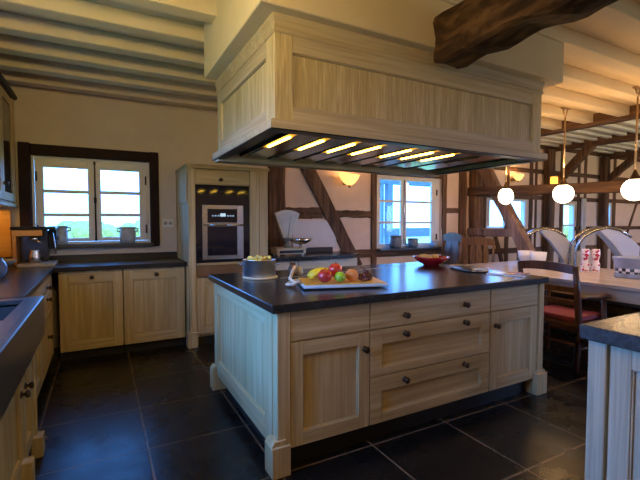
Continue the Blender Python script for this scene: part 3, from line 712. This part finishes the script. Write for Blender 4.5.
# shell lounge chairs beyond the table: arched tube with a pale shell hung on its falling side
def make_shell(label):
    r = thing('shell_chair', label, 'chair')
    # local u = sideways (image right), depth w
    pts = [(-.36, 0), (-.37, .3), (-.37, .82), (-.35, .98), (-.28, 1.10), (-.16, 1.19), (-.02, 1.235), (.12, 1.20), (.24, 1.10)]
    for d_ in (-.24, .24):
        b = BM(); tube(b, [(u_, d_, z_) for u_, z_ in pts], .020, 8); obj('arched_tube', b, STEEL, r)
    c1 = [(-.02, 1.225), (.10, 1.195), (.22, 1.11), (.33, .98), (.42, .82), (.49, .66), (.52, .52)]
    c2 = [(.30, .50), (.26, .62), (.20, .76), (.12, .90), (.04, 1.03), (-.04, 1.12), (-.10, 1.19)]
    b = BM(); prism(b, c1 + c2, 'y', -.25, .25, .01); obj('shell', b, SHELL, r)
    b = BM(); box(b, .05, .50, -.26, .26, .40, .50, .03, seg=3); obj('seat', b, SHELL, r)
    for d_ in (-.22, .22):
        b = BM(); tube(b, [(.45, d_, 0), (.42, d_, .42)], .018, 8); obj('leg', b, STEEL, r)
    return r
S = make_shell('pale shell chair with arched steel tube, behind the red vases'); S.location = (6.60, 3.33, 0); S.rotation_euler = (0, 0, math.radians(-52)); S.scale = (1.1, 1.1, 1.03)
S2 = dup(S, (6.62, 4.25, 0), math.radians(-52), 'pale shell chair with arched tube, behind the white bowls'); S2.scale = (1.1, 1.1, 1.01)
for s_ in (S, S2): s_['group'] = 'pale arched shell chairs behind the table'
# dark box under the table, made solid to block bright floor reflections
bn = thing('blocker_chest', 'dark wooden chest under the dining table, solid to block floor reflections', 'chest', (5.15, 2.5, 0))
obj('lid', box(BM(), 4.93, 5.37, 1.83, 3.32, .415, .45, .006), TIMBER, bn)
obj('body', fpanel(box(BM(), 4.975, 5.34, 1.86, 3.29, .04, .415, .003), 'x', 4.95, -1, 1.86, 3.29, .04, .415, .06, .02, .01), (TIMBER, TIMBERY), bn)
for y in (1.90, 3.25): obj('foot', box(BM(), 4.96, 5.34, y - .03, y + .03, 0, .04, .004), TIMBER, bn)

# ------------------------------------------------------------------ pendant globe lamps
def make_pendant(label):
    r = thing('pendant_lamp', label, 'pendant lamp', (0, 0, 0), 'globe pendants over the dining table'); R_ = .112
    g = BM(); lathe(g, [(R_ * math.cos(a), R_ * math.sin(a)) for a in [(-PI / 2 + PI * .86 * k / 16) for k in range(17)]] + [(.035, R_ * .93)], 28, (0, 0, 0)); obj('globe', g, GLOBE, r)
    b = BM(); lathe(b, [(.052, .098), (.048, .115), (.030, .15), (.012, .19), (.010, .20)], 18); obj('lamp_holder', b, KNOBM, r)
    b = BM(); tube(b, [(0, 0, .19), (0, 0, .91)], .009, 8); obj('rod', b, BRASS, r)
    b = BM(); tube(b, [(-.05, 0, 1.005), (-.025, 0, .955), (0, 0, .90), (.025, 0, .955), (.05, 0, 1.005)], .009, 8); box(b, -.07, .07, -.02, .02, .995, 1.012, .003); obj('fork_hook', b, BRASS, r)
    return r
P0 = make_pendant('farthest and smallest of the three lit globe pendants'); P0.location = (4.85, 3.69, 1.70); P0.scale = (.86, .86, 1)
P1 = dup(P0, (4.85, 2.91, 1.685), 0, 'middle one of the three lit globe pendants'); P3 = dup(P0, (4.75, 1.35, 1.675), 0, 'lit globe pendant hanging just outside the right picture edge'); P2 = dup(P0, (4.72, 2.115, 1.675), 0, 'nearest lit globe pendant, cut by the right picture edge')

# ------------------------------------------------------------------ wall lamps
def sconce(loc, label, mat, s=1.0):
    r = thing('wall_sconce', label, 'wall lamp', loc)
    x, y, z = loc; b = BM()
    lathe(b, [(0, -.10 * s), (.03 * s, -.095 * s), (.09 * s, -.06 * s), (.14 * s, 0), (.165 * s, .055 * s), (.158 * s, .055 * s), (.13 * s, .0), (.08 * s, -.05 * s), (0, -.08 * s)], 26, (x, y - .03 * s, z), Matrix.Diagonal((1, .62, 1, 1)), cap=False)
    obj('bowl_shade', b, mat, r)
    b = BM(); lathe(b, [(0, -.135 * s), (.012, -.13 * s), (.02, -.11 * s), (.028, -.095 * s), (0, -.09 * s)], 12, (x, y - .03 * s, z)); box(b, x - .02, x + .02, y, YB, z - .08, z - .02, .003); obj('bracket', b, BRASS, r)
    return r
sconce((3.17, 5.03, 1.975), 'glowing amber bowl wall lamp left of the crock window', SCON)
sconce((6.92, 5.03, 2.20), 'small glowing wall lamp above the farthest globe pendant', SCON, .8)
lb = thing('lantern_lamp', 'small amber lantern fixed to the post behind the globes', 'wall lamp', (7.89, 4.95, 2.08))
obj('shade', box(BM(), 7.84, 7.96, 4.88, 4.975, 2.07, 2.24, .012), ORL, lb); obj('cap', box(BM(), 7.83, 7.97, 4.87, 4.975, 2.24, 2.255, .003), BRASS, lb)

# ------------------------------------------------------------------ things on worktops
# cooking pot
p = thing('cooking_pot', 'stainless cooking pot full of yellow pasta on the island', 'pot', (1.065, 2.965, .937))
x, y, z = p.location
b = BM(); lathe(b, [(0, 0), (.118, 0), (.125, .006), (.125, .125), (.129, .128), (.122, .129), (.119, .125), (.119, .01), (0, .01)], 32, (x, y, z)); obj('body', b, plain('pot_steel', (.70, .70, .72), .36, 1, var=.05), p)
for s_ in (-1, 1):
    b = BM(); ux, uy = .88 * s_, -.47 * s_; vx, vy = .47, .88
    tube(b, [(x + ux * .122 + vx * .035, y + uy * .122 + vy * .035, z + .09), (x + ux * .15 + vx * .03, y + uy * .15 + vy * .03, z + .095), (x + ux * .15 - vx * .03, y + uy * .15 - vy * .03, z + .095), (x + ux * .122 - vx * .035, y + uy * .122 - vy * .035, z + .09)], .006, 8); obj('handle', b, CHROME, p)
b = BM(); rnd = random.Random(3)
lathe(b, [(0, .10), (.115, .10), (.10, .12), (0, .13)], 20, (x, y, z))
for k in range(16):
    a = rnd.uniform(0, 6.28); q = rnd.uniform(.02, .09); ball(b, (x + q * math.cos(a), y + q * math.sin(a), z + .125 + rnd.uniform(0, .02)), rnd.uniform(.012, .02), 2)
tag(obj('pasta_heap', b, PASTA), 'yellow pasta filling the pot on the island', 'pasta', kind='stuff')
b = BM(); lathe(b, [(0, 0), (.132, 0), (.135, .007), (.132, .014), (0, .014)], 28, (1.07, 2.96, .9225)); tag(obj('round_trivet', b, plain('pale_cork', (.50, .42, .28), .7)), 'thin round wooden trivet under the cooking pot', 'trivet')
b = BM(); lathe(b, [(0, 0), (.034, 0), (.040, .03), (.034, .07), (.022, .085), (.022, .10), (.028, .105), (0, .108)], 18, (1.33, 2.93, .9225)); tag(obj('brown_jar', b, plain('brown_glaze', (.10, .05, .025), .25)), 'small brown jar between the pot and the fruit tray', 'jar')
b = BM(); lathe(b, [(0, 0), (.03, 0), (.034, .02), (.028, .05), (.018, .062), (0, .065)], 16, (1.41, 2.98, .9225)); tag(obj('cream_jar', b, plain('cream_glaze', (.55, .47, .34), .3)), 'small cream jar right of the brown jar on the island', 'jar')

# fruit tray (rotated)
TR = Matrix.Translation((1.425, 2.355, .9225)) @ Matrix.Rotation(math.radians(-17), 4, 'Z')
def L2W(px, py, pz=0): return TR @ Vector((px, py, pz))
ft = thing('fruit_tray', 'white enamel tray with orange board top holding fruit', 'tray', (1.425, 2.355, .9225))
b = BM(); box(b, -.28, .28, -.17, .17, .008, .028, .006, mat=TR, seg=2); obj('tray_base', b, TRAYW, ft)
b = BM(); box(b, -.268, .268, -.155, .155, .0285, .035, .003, mat=TR); obj('board_top', b, BOARD, ft)
for sx in (-.2, .2):
    for sy in (-.11, .11):
        b = BM(); box(b, sx - .025, sx + .025, sy - .012, sy + .012, 0, .008, .003, mat=TR); obj('foot', b, TRAYW, ft)
b = BM()
tube(b, [L2W(-.285, -.06, .035), L2W(-.325, -.05, .035), L2W(-.345, 0, .05), L2W(-.325, .05, .085), L2W(-.30, .08, .125)], [.009, .011, .012, .011, .009], 10)
tube(b, [L2W(-.30, .02, .04), L2W(-.34, .0, .03), L2W(-.37, -.03, .02), L2W(-.335, -.055, .02), L2W(-.30, -.04, .03)], .011, 10)
obj('rope_handle', b, ROPE, ft)
def apple(name, label, lx, ly, lz, r, mat, cat='apple'):
    c = L2W(lx, ly, lz); t_ = thing(name, label, cat, tuple(c)); b = BM()
    prof = [(0, .10 * r)] + [(r * (1.0 - .05 * math.sin(a)) * math.cos(a), r + r * .93 * math.sin(a)) for a in [(-PI / 2 + .25 + (PI - .5) * k / 14) for k in range(15)]] + [(0, 1.72 * r)]
    lathe(b, prof, 24, c); obj('flesh', b, mat, t_)
    b = BM(); tube(b, [c + Vector((0, 0, 1.68 * r)), c + Vector((.004, 0, 2.1 * r))], .0025, 6); obj('stem', b, TIMBER, t_)
Z0 = .0355
apple('red_apple', 'front red apple beside the bananas on the fruit tray', -.135, -.12, Z0, .047, APPLE)
apple('red_apple', 'red apple resting highest at the back of the fruit tray', -.045, -.03, Z0 + .026, .048, APPLE)
apple('green_apple', 'green apple in the front middle of the fruit tray', -.035, -.125, Z0, .038, GAPPLE)
apple('peach', 'orange peach between the green apple and the grapes', .055, -.08, Z0, .043, PEACH, 'peach')
for k, (dy, dz) in enumerate(((.0, .0), (.042, .004), (.084, .0))):
    b = BM(); pts = []; n = 10
    for i in range(n + 1):
        a = math.radians(200 - 150 * i / n); pts.append(L2W(-.115 + .085 * math.cos(a) * 1.05, -.03 + dy + .01 * math.sin(a * 2), Z0 + .022 + dz + .040 * max(0, math.sin(a)) + .0))
    rr = [.005] + [.016 + .004 * math.sin(PI * i / n) for i in range(1, n)] + [.006]
    tube(b, pts, rr, 8); lab = ('front', 'middle', 'rear')[k]
    tag(obj('banana', b, BANANA), lab + ' one of the three yellow bananas on the fruit tray', 'banana', 'bananas on the fruit tray')
gc = L2W(.155, -.07, Z0); gt = thing('grape_bunch', 'dark red bunch of grapes on the right of the fruit tray', 'grapes', tuple(gc)); rnd = random.Random(11)
g0 = obj('grape', ball(BM(), gc + Vector((0, 0, .015)), .0145, 2), GRAPE, gt)
for k in range(30):
    a = rnd.uniform(0, 6.28); lay = k // 12; q = (.046, .032, .014)[lay] * rnd.uniform(.55, 1.1)
    c_ = g0.copy(); COL.objects.link(c_); c_.parent = gt; c_.location = (q * math.cos(a), q * math.sin(a), .021 * lay + rnd.uniform(0, .004))
b = BM(); tube(b, [gc + Vector((0, 0, .06)), gc + Vector((-.01, .01, .085)), gc + Vector((-.03, .015, .09))], .003, 6); obj('stalk', b, TIMBER, gt)

# red bowl with bread
rb = thing('red_bowl', 'wide red glazed bowl on the island before the chairs', 'bowl', (2.90, 3.045, .9225))
b = BM(); lathe(b, [(0, 0), (.075, 0), (.080, .008), (.13, .03), (.17, .065), (.178, .085), (.170, .085), (.125, .04), (.07, .015), (0, .012)], 36, (2.90, 3.045, .9225)); obj('bowl_body', b, REDC, rb)
for (dx, dy, rz, lab) in ((-.085, -.03, .1, 'yellow bread roll at the left rim of the red bowl'), (.075, .03, .6, 'yellow bread roll at the right rim of the red bowl'), (-.015, .085, -.4, 'yellow bread roll at the back middle of the red bowl')):
    b = BM(); ball(b, (0, 0, 0), .04, 3, (1.65, 1.0, .65)); b.transform(Matrix.Translation((2.90 + dx, 3.045 + dy, 1.000)) @ Matrix.Rotation(rz, 4, 'Z')); tag(obj('bread_roll', b, BREAD), lab, 'bread', 'rolls in the red bowl')
# oval tray and magazine at the right end
ot = thing('oval_tray', 'dark oval tray with pale rim at the island end', 'tray', (2.98, 2.62, .9225)); M_ = Matrix.Rotation(math.radians(62), 4, 'Z') @ Matrix.Diagonal((1.55, .78, 1, 1))
b = BM(); lathe(b, [(.165, .003), (.17, .0), (.185, .010), (.188, .016), (.180, .014), (.165, .006)], 40, (2.93, 2.60, .9225), M_, cap=False); obj('rim', b, plain('pewter_rim', (.60, .56, .50), .25, .7), ot)
b = BM(); lathe(b, [(0, .001), (.168, .001), (.168, .006), (0, .006)], 40, (2.93, 2.60, .9225), M_); obj('well', b, BLACKM, ot)
mt = Matrix.Translation((2.93, 2.19, .9225)) @ Matrix.Rotation(math.radians(25), 4, 'Z')
mg = thing('magazine', 'red and white magazine lying at the island end', 'magazine', (2.93, 2.19, .9225))
b = BM(); box(b, -.105, .105, -.145, .145, 0, .008, .001, mat=mt); obj('pages', b, WHITEC, mg)
b = BM(); box(b, -.107, .107, -.147, .147, .008, .0095, 0, mat=mt); obj('cover', b, plain('printed_cover', (.30, .09, .06), .25, var=.9, nscale=14), mg)
b = BM(); box(b, -.09, .09, .02, .13, .0095, .0105, 0, mat=mt); obj('cover_picture', b, plain('cover_picture_ink', (.55, .50, .45), .25, var=.6, nscale=20), mg)

# weighing scale
sc = thing('weighing_scale', 'antique white weighing scale with fan-shaped dial on rear worktop', 'weighing scale', (2.12, 4.82, .92))
b = BM(); box(b, 1.925, 2.335, 4.72, 4.92, .94, 1.005, .012, seg=2); box(b, 1.915, 2.345, 4.71, 4.93, 1.005, 1.018, .004)
for xx in (1.96, 2.30):
    for yy in (4.75, 4.89): box(b, xx - .015, xx + .015, yy - .015, yy + .015, .92, .94, .003)
obj('base', b, SCALEW, sc)
obj('nameplate', box(BM(), 1.965, 2.295, 4.714, 4.722, .955, .99, .002), BLACKM, sc)
b = BM(); n = 12; cx, cz = 2.105, 1.13
poly = [(cx - .05, 1.13), (cx + .05, 1.13), (cx + .175, 1.46)] + [(cx + .175 - .35 * k / n, 1.46 + .045 * math.sin(PI * k / n)) for k in range(1, n)] + [(cx - .175, 1.46)]
prism(b, poly, 'y', 4.79, 4.85, .004); obj('dial_housing', b, SCALEW, sc)
poly2 = [(cx - .035, 1.17), (cx + .035, 1.17), (cx + .14, 1.44), (cx, 1.475), (cx - .14, 1.44)]
b = BM(); prism(b, poly2, 'y', 4.784, 4.79); obj('dial_face', b, plain('dial_face', (.50, .47, .38), .3), sc)
b = BM(); prism(b, [(cx - .003, 1.15), (cx + .003, 1.15), (cx + .045, 1.45)], 'y', 4.779, 4.783); obj('pointer', b, BLACKM, sc)
b = BM(); lathe(b, [(.05, 1.018), (.055, 1.03), (.03, 1.07), (.03, 1.10), (.06, 1.13), (.06, 1.15), (0, 1.16)], 16, (cx, 4.82, 0)); obj('column', b, STONEW, sc)
b = BM(); lathe(b, [(.02, 1.018), (.02, 1.06), (0, 1.06)], 12, (2.30, 4.82, 0)); lathe(b, [(0, 1.06), (.06, 1.063), (.12, 1.09), (.165, 1.135), (.158, 1.135), (.115, 1.097), (.055, 1.072), (0, 1.07)], 28, (2.30, 4.82, 0), cap=False); obj('weighing_pan', b, STEEL, sc)
b = BM(); lathe(b, [(0, 1.018), (.085, 1.018), (.09, 1.028), (0, 1.03)], 20, (1.975, 4.82, 0)); obj('weight_plate', b, BRASS, sc)

# window crocks
def crock(loc, r_, h_, label, mat, group, rz=0, handles=True):
    c = thing('stoneware_crock', label, 'crock', loc, group); x, y, z = loc; b = BM()
    lathe(b, [(0, 0), (r_ * .86, 0), (r_ * .98, h_ * .25), (r_ * 1.0, h_ * .55), (r_ * .92, h_ * .82), (r_ * .90, h_ * .90), (r_ * 1.02, h_ * .95), (r_ * 1.0, h_), (r_ * .86, h_), (r_ * .84, h_ * .1), (0, h_ * .08)], 26, (x, y, z)); obj('body', b, mat, c)
    if handles:
        for s_ in (-1, 1):
            b = BM(); q = r_ * .93
            tube(b, [(x + s_ * q, y, z + h_ * .72), (x + s_ * (q + .028), y, z + h_ * .76), (x + s_ * (q + .03), y, z + h_ * .88), (x + s_ * q * 1.0, y, z + h_ * .92)], .008, 8); obj('handle', b, mat, c)
    return c
crock((-.40, 5.125, 1.109), .088, .20, 'grey two-handled stoneware crock behind the coffee machine', STONEWL, 'crocks on the window sills')
crock((.265, 5.125, 1.109), .085, .185, 'grey two-handled stoneware crock at the right of the window sill', STONEWL, 'crocks on the window sills')
crock((4.11, 5.115, .936), .10, .20, 'dark grey stoneware jar, biggest on the crock window sill', STONEW, 'crocks on the window sills', handles=False)
crock((4.47, 5.115, .936), .082, .15, 'middle grey jug-like crock on the crock window sill', STONEW, 'crocks on the window sills')
crock((4.96, 5.115, .936), .072, .095, 'small low bowl-like crock at the right of the window sill', STONEWL, 'crocks on the window sills')

# coffee machine
cm = thing('coffee_machine', 'steel coffee machine in the left worktop corner, lamp reflection coloured onto its side', 'coffee machine', (-.57, 4.82, .92))
b = BM(); box(b, -.70, -.40, 4.66, 5.00, .92, .955, .008, seg=2); obj('drip_base', b, plain('cream_base', (.45, .38, .32), .35), cm)
b = BM(); box(b, -.705, -.47, 4.90, 5.03, .955, 1.25, .006); obj('body', b, plain('dark_steel', (.10, .10, .11), .25, .9), cm)
b = BM(); box(b, -.735, -.705, 4.70, 5.03, .93, 1.275, .006); box(b, -.735, -.50, 4.69, 4.72, 1.215, 1.275, .006); obj('reflection_side', b, LAMPREFL, cm)  # steel side with the orange lamp reflection put into its colour
b = BM(); box(b, -.75, -.39, 4.70, 5.04, 1.275, 1.305, .006); obj('top_plate', b, BLACKM, cm)
b = BM(); box(b, -.705, -.47, 4.72, 4.90, 1.215, 1.275, .006); obj('brew_housing', b, BLACKM, cm)
b = BM(); lathe(b, [(.02, 1.16), (.032, 1.17), (.032, 1.215), (0, 1.215)], 16, (-.575, 4.80, 0)); tube(b, [(-.575, 4.79, 1.175), (-.54, 4.70, 1.165), (-.50, 4.62, 1.16)], .011, 8); obj('portafilter', b, CHROME, cm)
b = BM(); tube(b, [(-.45, 4.80, 1.26), (-.42, 4.76, 1.24), (-.40, 4.74, 1.12), (-.395, 4.73, 1.04)], .006, 8); obj('steam_wand', b, CHROME, cm)
b = BM(); lathe(b, [(0, 1.0), (.022, 1.0), (.022, 1.04), (0, 1.04)], 14, (-.41, 4.95, .17)); box(b, -.47, -.40, 4.88, 5.0, 1.10, 1.27, .006); obj('control_head', b, BLACKM, cm)
mp_ = thing('milk_jug', 'steel milk jug standing under the coffee machine spout', 'jug', (-.575, 4.80, .955)); b = BM()
lathe(b, [(0, 0), (.045, 0), (.052, .02), (.050, .07), (.038, .11), (.042, .125), (.036, .125), (.034, .11), (.046, .07), (0, .01)], 22, (-.575, 4.80, .956)); obj('body', b, STEEL, mp_)
b = BM(); tube(b, [(-.535, 4.80, 1.055), (-.505, 4.795, 1.05), (-.50, 4.795, 1.0), (-.525, 4.80, .98)], .006, 8); obj('handle', b, BLACKM, mp_)
# orange board leaning in the corner, small bowl, glass jug on left worktop
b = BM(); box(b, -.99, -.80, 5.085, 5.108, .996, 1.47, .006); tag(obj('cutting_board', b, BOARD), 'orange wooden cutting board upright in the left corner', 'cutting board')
bl = thing('grey_bowl', 'shallow grey bowl by the coffee machine at the left edge', 'bowl', (-.85, 4.46, .92)); b = BM()
lathe(b, [(0, 0), (.06, 0), (.065, .01), (.14, .05), (.19, .095), (.183, .095), (.13, .057), (.06, .02), (0, .018)], 30, (-.85, 4.46, .9205)); obj('bowl_body', b, STONEW, bl)
b = BM(); lathe(b, [(0, 0), (.06, 0), (.085, .04), (.09, .08), (.075, .12), (.055, .14), (.06, .15), (.055, .15), (.05, .14), (.07, .12), (.083, .08), (.078, .04), (0, .01)], 28, (-.735, 3.93, .9205)); tag(obj('glass_jar', b, plain('blue_glass', (.12, .16, .30), .06, var=.1, coat=.6)), 'round blue glass jar cut by the left picture edge', 'jar')

# ------------------------------------------------------------------ things on the dining table
for (x, y, r_, lab) in ((5.49, 3.82, .11, 'left white ceramic bowl at the far end of the table'), (5.42, 3.58, .11, 'right white ceramic bowl at the far end of the table')):
    q = thing('white_bowl', lab, 'bowl', (x, y, .7625), 'white bowls on the table'); b = BM()
    lathe(b, [(0, 0), (r_ * .55, 0), (r_ * .60, .012), (r_ * .9, .06), (r_, .165), (r_ * .96, .165), (r_ * .84, .06), (r_ * .5, .02), (0, .02)], 28, (x, y, .7625)); obj('bowl_body', b, WHITEC, q)
for (x, y, lab) in ((5.045, 2.745, 'left of two tall red and white patterned vases on the table'), (5.115, 2.665, 'right of two tall red and white patterned vases on the table')):
    q = thing('patterned_vase', lab, 'vase', (x, y, .7625), 'red and white vases'); b = BM()
    lathe(b, [(0, 0), (.038, 0), (.044, .02), (.045, .09), (.034, .125), (.030, .14), (.040, .17), (.045, .22), (.040, .265), (.037, .27), (.028, .26), (0, .26)], 24, (x, y, .7625)); obj('body', b, REDPAT, q)
    b = BM(); lathe(b, [(0, 0), (.046, 0), (.046, .010), (0, .010)], 24, (x, y, .763)); obj('foot_ring', b, WHITEC, q)
q = thing('planter_bowl', 'blue-grey oval bowl with checkered band at the table edge', 'bowl', (5.03, 2.13, .7625)); E_ = Matrix.Rotation(math.radians(-50), 4, 'Z') @ Matrix.Diagonal((1.25, .85, 1, 1)); cc = (5.0, 2.13, .7625)
BG = plain('blue_grey_glaze', (.30, .34, .44), .2, var=.15)
b = BM(); lathe(b, [(0, 0), (.205, 0), (.21, .012), (.20, .05)], 36, cc, E_, cap=False); obj('base', b, BG, q)
b = BM(); lathe(b, [(.201, .05), (.204, .052), (.206, .10), (.203, .104)], 36, cc, E_, cap=False); obj('checker_band', b, CHECK, q)
b = BM(); lathe(b, [(.203, .104), (.208, .14), (.222, .20), (.226, .215), (.216, .215), (.195, .14), (.19, .03), (0, .02)], 36, cc, E_, cap=False); obj('upper_wall', b, BG, q)

# ------------------------------------------------------------------ wall socket, curtain
so = thing('wall_socket', 'white double wall socket between window and oven cabinet', 'socket', (.705, 5.14, 1.31))
b = BM(); box(b, .645, .765, 5.138, 5.150, 1.29, 1.385, .003); obj('face_plate', b, WHITEP, so)
for xx in (.675, .735): obj('outlet', lathe(BM(), [(0, 0), (.02, 0), (.02, .004), (0, .004)], 16, (xx, 5.138, 1.337), Matrix.Rotation(PI / 2, 4, 'X')), STONEWL, so)
b = BM()
for i in range(1):
    prof = [(9.17 + .15 * k / 16, 5.09 + .018 * math.sin(k * 1.9)) for k in range(17)]; back = [(x, y + .008) for x, y in prof[::-1]]
    prism(b, prof + back, 'z', .75, 1.86)
tag(obj('curtain', b, CURT), 'narrow white curtain beside the tall dining room window', 'curtain')

# ------------------------------------------------------------------ outside
b = BM(); box(b, -60, 80, YB + .4, 90, -.4, -.3, 0); box(b, -60, XL - .35, -60, YB + .4, -.4, -.3, 0); box(b, XL - .35, 80, -60, YF - .35, -.4, -.3, 0); struct('ground', b, GRASS)
def porch():
    r = thing('garden_porch', 'timber porch outside the crock window, blue daylight cast put into its colour', 'porch', (6, 7.3, -.3))
    for x in (5.25, 5.42, 6.98): obj('post', box(BM(), x, x + (.14 if x > 5.3 else .07), 7.0, 7.14, -.3, 2.25, .01), BLUEP, r)
    obj('beam', beam(BM(), (4.6, 7.07, 2.24), (7.6, 7.07, 2.24), .14, .16, 71, .005), BLUEP, r)
    obj('rail', box(BM(), 5.4, 7.1, 7.02, 7.12, 1.02, 1.22, .01), BLUEP, r)
    for k in range(4): obj('rafter', box(BM(), 4.9 + .75 * k, 5.0 + .75 * k, 6.3, 8.2, 2.32, 2.42, .01), BLUEP, r)
    return r
porch()
def shrub(loc, r_, h_, label, seed):
    rnd = random.Random(seed); b = BM()
    for k in range(26):
        a = rnd.uniform(0, 6.28); q = rnd.uniform(0, r_ * .7); zz = rnd.uniform(.2, h_)
        t_ = BM(); bmesh.ops.create_icosphere(t_, subdivisions=2, radius=rnd.uniform(.25, .4) * r_)
        for v in t_.verts: v.co *= 1 + .35 * noise.noise(v.co * 6 / r_ + Vector((k, 0, 0)))
        merge(b, t_, Matrix.Translation((loc[0] + q * math.cos(a), loc[1] + q * math.sin(a), loc[2] + zz * (1 - q / r_ * .4))))
    o_ = tag(obj('garden_shrub', b, LEAFM, None, loc), label, 'shrub', 'shrubs in the garden')
for i, (x, y, r_, h_, lab) in enumerate(((-.9, 30, 2.0, 1.3, 'pale green shrub seen through the left part of the kitchen window'), (2.6, 32, 2.4, 1.2, 'green shrub seen through the right half of the kitchen window'),
                                    (19.0, 11.6, 1.0, 1.3, 'green shrub outside the narrow dining window'))):
    shrub((x, y, -.3), r_, h_, lab, i)

# ------------------------------------------------------------------ light
wd = bpy.data.worlds.new('world'); scene.world = wd; wd.use_nodes = True
nt = wd.node_tree; bg = nt.nodes['Background']
tc = nt.nodes.new('ShaderNodeTexCoord'); sp = nt.nodes.new('ShaderNodeSeparateXYZ'); nt.links.new(tc.outputs['Generated'], sp.inputs[0])
rr = ramp(nt, sp.outputs[2], [(0.0, (.125, .38, 1.0)), (.5, (.07, .31, 1.0))]); nt.links.new(rr, bg.inputs['Color'])
bg.inputs['Strength'].default_value = 15.0
def light(name, kind, loc, e, col, rot=(0, 0, 0), **kw):
    l = bpy.data.lights.new(name, kind); l.energy = e; l.color = col
    for k, v in kw.items(): setattr(l, k, v)
    o_ = bpy.data.objects.new(name, l); COL.objects.link(o_); o_.location = loc; o_.rotation_euler = rot; return o_
# daylight area lamps outside the sink window and the added front openings
light('daylight_sink_window', 'AREA', (XL - .9, 1.95, 2.15), 115, (.08, .33, 1.0), (0, -PI / 2 + .62, 0), shape='RECTANGLE', size=1.1, size_y=1.9, spread=math.radians(105))
light('front_fill_daylight', 'AREA', (6.3, YF - .4, 1.6), 25, (.95, .90, .85), (PI / 2, 0, 0), shape='RECTANGLE', size=2.2, size_y=1.3)  # added fill, shining through an opening put in for light
light('front_fill_daylight', 'AREA', (9.5, YF - .4, 1.6), 25, (.95, .90, .85), (PI / 2, 0, 0), shape='RECTANGLE', size=2.2, size_y=1.3)
# bulbs of the room lamps, and unseen warm fills without fixtures
WARM = (1, .66, .32)
sp_ = light('unseen_hood_spot', 'SPOT', (-.45, 1.55, 2.30), 58, (1, .74, .26), shadow_soft_size=.10, spot_size=math.radians(125), spot_blend=.7)  # unseen spot, shaped to warm the hood side and spare the island
sp_.rotation_euler = (Vector((.75, 3.1, 2.62)) - Vector((-.45, 1.55, 2.30))).to_track_quat('-Z', 'Y').to_euler()
light('kitchen_fill', 'POINT', (.1, .9, 2.30), 30, (1, .68, .25), shadow_soft_size=.12)  # unseen fill added to warm the back cabinets
light('kitchen_fill', 'POINT', (.9, -1.0, 2.30), 16, (1, .68, .34), shadow_soft_size=.15)  # unseen fill added behind the camera
light('dining_warm_light', 'POINT', (7.4, 1.6, 2.3), 60, (1, .70, .42), shadow_soft_size=.15)  # unseen warm point light, no fixture modelled; so is the next
light('dining_warm_light', 'POINT', (10.8, 2.6, 2.3), 60, (1, .70, .42), shadow_soft_size=.15)
for y in (3.69, 2.91, 2.20, 1.40): light('globe_bulb', 'POINT', (4.85, y, 1.69 + .30), 18, (1, .54, .19), shadow_soft_size=.06)
light('sconce_bulb', 'POINT', (3.17, 4.98, 2.06), 3, (1, .50, .18), shadow_soft_size=.03)
light('sconce_bulb', 'POINT', (6.92, 4.98, 2.28), 4, (1, .55, .22), shadow_soft_size=.03)
light('under_cabinet_lamp', 'AREA', (-.93, 4.75, 1.49), 1.6, (1, .48, .10), (0, 0, 0), shape='RECTANGLE', size=.05, size_y=.5)

vs_ = scene.view_settings
vs_.view_transform = 'Standard'; vs_.look = 'None'; vs_.gamma = 1; vs_.use_curve_mapping = False; vs_.exposure = -0.18
scene.cycles.use_denoising = True
scene.cycles.sample_clamp_indirect = 6
scene.cycles.max_bounces = 10
scene.cycles.caustics_reflective = False; scene.cycles.caustics_refractive = False
